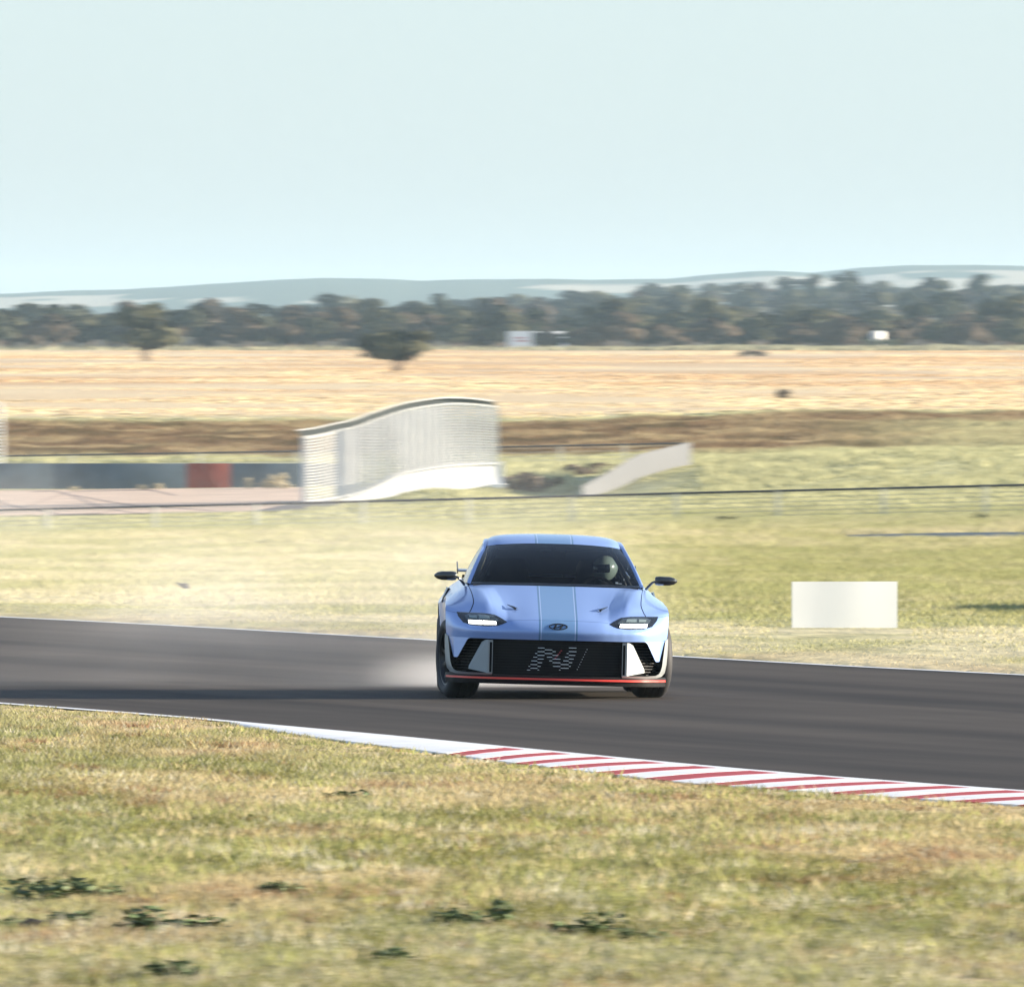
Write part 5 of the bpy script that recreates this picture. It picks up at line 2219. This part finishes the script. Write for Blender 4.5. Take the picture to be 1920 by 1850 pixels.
def make_wheel(name):
    w_ = bpy.data.objects.new(name, None)
    COL.objects.link(w_)
    w_.parent = car
    h_ = TYW / 2
    bm = bmesh.new()
    lathe(bm, [(-h_ + .03, .225), (-h_ + .012, .235), (-h_, .262), (-h_ + .002, .290), (-h_ + .016, .318), (-h_ + .038, .332), (-.085, TR), (-.080, TR - .007), (-.072, TR), (-.028, TR + .001), (-.023, TR - .007), (-.015, TR + .001),
               (.028, TR + .001), (.033, TR - .007), (.041, TR), (.085, TR), (h_ - .038, .332), (h_ - .016, .318), (h_ - .002, .290), (h_, .262), (h_ - .012, .235), (h_ - .03, .225)], 64)
    bmesh.ops.recalc_face_normals(bm, faces=bm.faces)
    bmobj('tyre', bm, MAT_RUBBER, w_, smooth=True, angle=50)
    bm = bmesh.new()
    lathe(bm, [(-h_ + .04, .20), (-h_ + .03, .226), (h_ - .03, .226), (h_ - .018, .232), (h_ - .020, .222), (h_ - .04, .212), (-h_ + .06, .19)], 48)
    # spokes on the outer (+x) face
    for k in range(10):
        a_ = 2 * math.pi * k / 10
        M = Matrix.Rotation(a_, 4, 'X')
        r = bmesh.ops.create_cube(bm, size=1.0)
        bmesh.ops.transform(bm, matrix=M @ Matrix.Translation((h_ - .065, 0, .13)) @ Matrix.Rotation(.10, 4, 'Y') @ Matrix.Diagonal((.03, .030, .18, 1)), verts=r['verts'])
    lathe(bm, [(h_ - .09, .0), (h_ - .05, .001), (h_ - .05, .05), (h_ - .09, .06)], 20)
    bmobj('rim', bm, MAT_RIM, w_, smooth=True, angle=30)
    bm = bmesh.new()
    lathe(bm, [(0, .06), (0, .17), (.025, .17), (.025, .06)], 32)
    bmobj('brake_disc', bm, mat('brake_steel', (.22, .21, .20), .4, .8, var=.1), w_, smooth=True, angle=30)
    return w_


wsrc = make_wheel('wheel')
STEER = math.radians(11.5)
for i, (x, y, st) in enumerate(((.808, .80, STEER), (-.808, .80, STEER), (.798, 3.55, 0), (-.798, 3.55, 0))):
    w_ = wsrc if i == 0 else copy_tree(wsrc, car)
    w_.location = (x, y, TR)
    rot = Matrix.Rotation(st, 4, 'Z')
    if x < 0:
        rot = rot @ Matrix.Rotation(math.pi, 4, 'Z')
    camb = Matrix.Rotation(math.radians(1.5), 4, 'Y')
    w_.rotation_euler = rot.to_euler()

# ---- floor, cabin
bm = bmesh.new()
box(bm, (0, 2.45, .165), (1.22, 3.7, .05))
box(bm, (0, 2.17, .165), (1.80, 1.9, .05))
carpart(bmobj('floor', bm, MAT_GAP, car))
bm = bmesh.new()
box(bm, (0, 1.22, .55), (1.36, .06, .72))
box(bm, (0, .55, .36), (1.16, .8, .36))
carpart(bmobj('bulkhead', bm, MAT_CAB, car))
for sgn in (1, -1):
    bm = bmesh.new()
    box(bm, (sgn * .80, 2.3, .52), (.04, 2.1, .66))
    carpart(bmobj('door_card', bm, MAT_CAB, car))
bm = bmesh.new()
v = []
for (y, z) in ((1.13, .925), (1.35, .955), (1.55, .95), (1.62, .88), (1.62, .70), (1.25, .70)):
    v += [(-.70, y, z), (.70, y, z)]
f = [(2 * k, 2 * k + 1, (2 * k + 3) % 12, (2 * k + 2) % 12) for k in range(6)] + [tuple(range(0, 12, 2)), tuple(range(11, 0, -2))]
bm.free()
carpart(pyobj('dashboard', v, f, MAT_CAB, car))
bm = bmesh.new()
box(bm, (0, 3.3, .62), (1.5, .06, .72))
box(bm, (0, 3.7, .955), (1.3, .75, .02))
carpart(bmobj('rear_bulkhead', bm, MAT_CAB, car))


def seat(x):
    bm = bmesh.new()
    # bucket shell: cushion, wrapped back and head wings
    pts = [(.24, .16), (.25, .40), (.27, .62), (.27, .78), (.20, .90), (.15, .98), (.14, 1.06)]
    for j, s_ in enumerate((-1, 1)):
        pass
    rows_ = []
    prof = [(2.05, .30, .25, .10), (2.22, .30, .25, .10), (2.34, .36, .25, .09), (2.42, .55, .265, .10), (2.47, .75, .28, .10), (2.50, .90, .25, .10), (2.52, 1.0, .17, .13), (2.53, 1.09, .165, .14), (2.535, 1.14, .13, .08)]
    for (y, z, w, wing) in prof:
        r_ = []
        for (u, f_) in ((-1, 1), (-.92, .55), (-.6, .08), (0, 0), (.6, .08), (.92, .55), (1, 1)):
            if z < .35:
                r_.append(bm.verts.new((x + u * w, y, z + wing * f_)))
            else:
                r_.append(bm.verts.new((x + u * w, y - wing * f_, z)))
        rows_.append(r_)
    for a_, c_ in zip(rows_[:-1], rows_[1:]):
        for k in range(6):
            bm.faces.new((a_[k], a_[k + 1], c_[k + 1], c_[k]))
    r = bmesh.ops.solidify(bm, geom=bm.faces[:], thickness=.03)
    return carpart(bmobj('seat', bm, MAT_SEAT, car, smooth=True, angle=50))


seat(.37)
seat(-.37)
# roll cage
MAT_CAGE = mat('cage_dark', (.03, .03, .033), .5, var=0)
bm = bmesh.new()
tube(bm, [(-.66, 2.62, .3), (-.63, 2.62, .95), (-.50, 2.62, 1.24), (.50, 2.62, 1.24), (.63, 2.62, .95), (.66, 2.62, .3)], .021, 8)
for sgn in (1, -1):
    tube(bm, [(sgn * .66, 1.4, .9), (sgn * .57, 1.75, 1.10), (sgn * .50, 2.1, 1.215), (sgn * .50, 2.62, 1.24)], .019, 8)
    tube(bm, [(sgn * .50, 2.62, 1.22), (sgn * .52, 3.5, .62)], .019, 8)
carpart(bmobj('roll_cage', bm, MAT_CAGE, car, smooth=True))
bm = bmesh.new()
box(bm, (-.01, 1.93, 1.19), (.22, .03, .065), bevel=.012)
box(bm, (-.01, 1.945, 1.235), (.03, .03, .05))
carpart(bmobj('rear_view_mirror', bm, MAT_GLOSSBLK, car))
# steering wheel
bm = bmesh.new()
n = 28
Mst = Matrix.Translation((.37, 1.72, .87)) @ Matrix.Rotation(math.radians(-22), 4, 'X')
tube(bm, [Mst @ Vector((.155 * math.cos(2 * math.pi * k / n), 0, .145 * math.sin(2 * math.pi * k / n))) for k in range(n + 1)], .014, 7, False)
for a_ in (0, math.pi, -math.pi / 2):
    tube(bm, [Mst @ Vector((0, 0, 0)), Mst @ Vector((.15 * math.cos(a_), 0, .14 * math.sin(a_)))], [.03, .012], 6)
tube(bm, [Mst @ Vector((0, .0, 0)), Mst @ Vector((0, -.25, -.03))], .02, 6)
carpart(bmobj('steering_wheel', bm, MAT_SEAT, car, smooth=True))

# sticker on the lower corner of the windscreen (small pale marks)
bm = bmesh.new()
for (x, z, w, h) in ((.520, .972, .022, .018), (.548, .968, .030, .007), (.583, 1.0, .006, .020)):
    yb = 1.24
    hh = BVHTree.FromPolygons([Vector(p) for p in mirror(*patch(gg))[0]], mirror(*patch(gg))[1]).ray_cast(Vector((x, -2, z)), Vector((0, 1, 0)))[0]
    box(bm, (x, (hh.y if hh else yb) - .006, z), (w, .004, h))
carpart(bmobj('screen_sticker', bm, mat('pale_sticker', (.5, .52, .5), .6, var=0), car))

# ---- rear wing
bm = bmesh.new()
pr = None
for (y, z) in ((4.18, 1.000), (4.24, 1.012), (4.34, 1.016), (4.44, 1.012), (4.47, 1.008), (4.36, .998), (4.26, .990), (4.2, .990)):
    ring = [bm.verts.new((x, y, z)) for x in (-.765, -.4, 0, .4, .765)]
    if pr:
        for k in range(4):
            bm.faces.new((pr[k], pr[k + 1], ring[k + 1], ring[k]))
    else:
        first_ring = ring
    pr = ring
for k in range(4):
    bm.faces.new((pr[k], pr[k + 1], first_ring[k + 1], first_ring[k]))
bmesh.ops.recalc_face_normals(bm, faces=bm.faces)
wing = carpart(bmobj('rear_wing', bm, MAT_GLOSSBLK, car, smooth=True, angle=50))
for sgn in (1, -1):
    bm = bmesh.new()
    v = [(sgn * .767, 4.12, .975), (sgn * .767, 4.50, .985), (sgn * .767, 4.52, 1.075), (sgn * .767, 4.40, 1.075), (sgn * .767, 4.16, 1.02)]
    v2 = [(p[0] + sgn * .010, p[1], p[2]) for p in v]
    pyobj('end_plate', v + v2, [(0, 1, 2, 3, 4), (9, 8, 7, 6, 5)] + [(k, (k + 1) % 5, (k + 1) % 5 + 5, k + 5) for k in range(5)], MAT_GLOSSBLK, wing)
    bm.free()
    bm = bmesh.new()
    tube(bm, [(sgn * .35, 4.30, .97), (sgn * .35, 4.36, 1.005)], .014, 6)
    bmobj('wing_mount', bm, MAT_BLK, wing)
# tail lamps and diffuser for the rear
bm = bmesh.new()
box(bm, (0, 4.47, .86), (1.25, .06, .045), bevel=.01)
carpart(bmobj('tail_lamp', bm, mat('tail_lamp_red', (.35, .02, .02), .2, coat=.5, var=0), car))

# ------------------------------------------------------------------ driver
dr = empty('person', (car.location.x + .37 + .02, 172.3, .285), 'helmeted driver in a dark suit behind the steering wheel of the race car', 'person')
MAT_SUIT = mat('dark_race_suit', (.022, .022, .028), .9, var=.2, spec=.2)
SK = [(0, .08, .10, .135), (0, .10, .28, .125), (0, .09, .46, .13), (0, .07, .57, .10), (0, .05, .65, .058), (0, .03, .73, .07),
      (.19, .06, .54, .062), (.25, -.12, .36, .047), (.145, -.40, .52, .036),
      (-.19, .06, .54, .062), (-.25, -.12, .36, .047), (-.145, -.40, .52, .036),
      (.10, -.05, .09, .10), (.13, -.45, .24, .072), (.12, -.80, .02, .05), (.12, -.92, .06, .035),
      (-.10, -.05, .09, .10), (-.13, -.45, .24, .072), (-.12, -.80, .02, .05), (-.12, -.92, .06, .035),
      (.145, -.46, .545, .038), (-.145, -.46, .545, .038)]
SE = [(0, 1), (1, 2), (2, 3), (3, 4), (4, 5), (3, 6), (6, 7), (7, 8), (3, 9), (9, 10), (10, 11), (0, 12), (12, 13), (13, 14), (14, 15), (0, 16), (16, 17), (17, 18), (18, 19), (8, 20), (11, 21)]
for hnd, sgn in ((20, 1), (21, -1)):
    hx, hy, hzv, _ = SK[hnd]
    for q in range(4):
        o1 = len(SK)
        SK.append((hx - sgn * .004, hy - .035 - .004 * (q == 1), hzv + .026 - .018 * q, .0105))
        SK.append((hx - sgn * .028, hy - .050, hzv + .026 - .018 * q, .0095))
        SK.append((hx - sgn * .046, hy - .032, hzv + .026 - .018 * q, .0085))
        SE += [(hnd, o1), (o1, o1 + 1), (o1 + 1, o1 + 2)]
    o1 = len(SK)
    SK.append((hx - sgn * .022, hy + .004, hzv + .03, .012))
    SK.append((hx - sgn * .042, hy - .012, hzv + .04, .0095))
    SE += [(hnd, o1), (o1, o1 + 1)]
me = bpy.data.meshes.new('body')
me.from_pydata([s_[:3] for s_ in SK], SE, [])
body = link('body', me, MAT_SUIT, dr)
md = body.modifiers.new('skin', 'SKIN')
for i, s_ in enumerate(SK):
    me.skin_vertices[0].data[i].radius = (s_[3], s_[3])
me.skin_vertices[0].data[0].use_root = True
ss = body.modifiers.new('sub', 'SUBSURF')
ss.levels = 1
ss.render_levels = 1
dg = bpy.context.evaluated_depsgraph_get()
me2 = bpy.data.meshes.new_from_object(body.evaluated_get(dg))
me2.polygons.foreach_set('use_smooth', [True] * len(me2.polygons))
body.modifiers.clear()
body.data = me2
if not me2.materials:
    me2.materials.append(MAT_SUIT)
# helmet: shell with a face opening, dark visor, chin bar
MAT_HEL = mat('pale_mint_helmet', (.42, .53, .46), .25, coat=.6, var=.05)
MAT_VIS = mat('dark_visor', (.015, .017, .02), .08, coat=1.0, var=0)
bm = bmesh.new()
bmesh.ops.create_uvsphere(bm, u_segments=32, v_segments=24, radius=1.0)
for v in bm.verts:
    c = v.co
    lowr = 1 - .16 * max(0, -c.z) ** 1.5
    v.co = Vector((c.x * .120 * lowr, c.y * .140 * lowr - (.018 * max(0, -c.z) if c.y < 0 else 0), c.z * .128 + .0))
vis = [f_ for f_ in bm.faces if f_.calc_center_median().y < -.055 and -.030 < f_.calc_center_median().z < .050]
bmv = bm.copy()
bmesh.ops.delete(bm, geom=vis, context='FACES')
bmesh.ops.delete(bm, geom=[f_ for f_ in bm.faces if f_.calc_center_median().z < -.112], context='FACES')
hel = bmobj('helmet', bm, MAT_HEL, dr, smooth=True)
hel.location = (.03, .0, .79)
hel.scale = (.87, .87, .87)
hel.rotation_euler = (math.radians(4), 0, math.radians(-40))
vz = [f_ for f_ in bmv.faces if not (f_.calc_center_median().y < -.045 and -.040 < f_.calc_center_median().z < .058)]
bmesh.ops.delete(bmv, geom=vz, context='FACES')
for v in bmv.verts:
    v.co *= .985
bmobj('visor', bmv, MAT_VIS, hel, smooth=True)
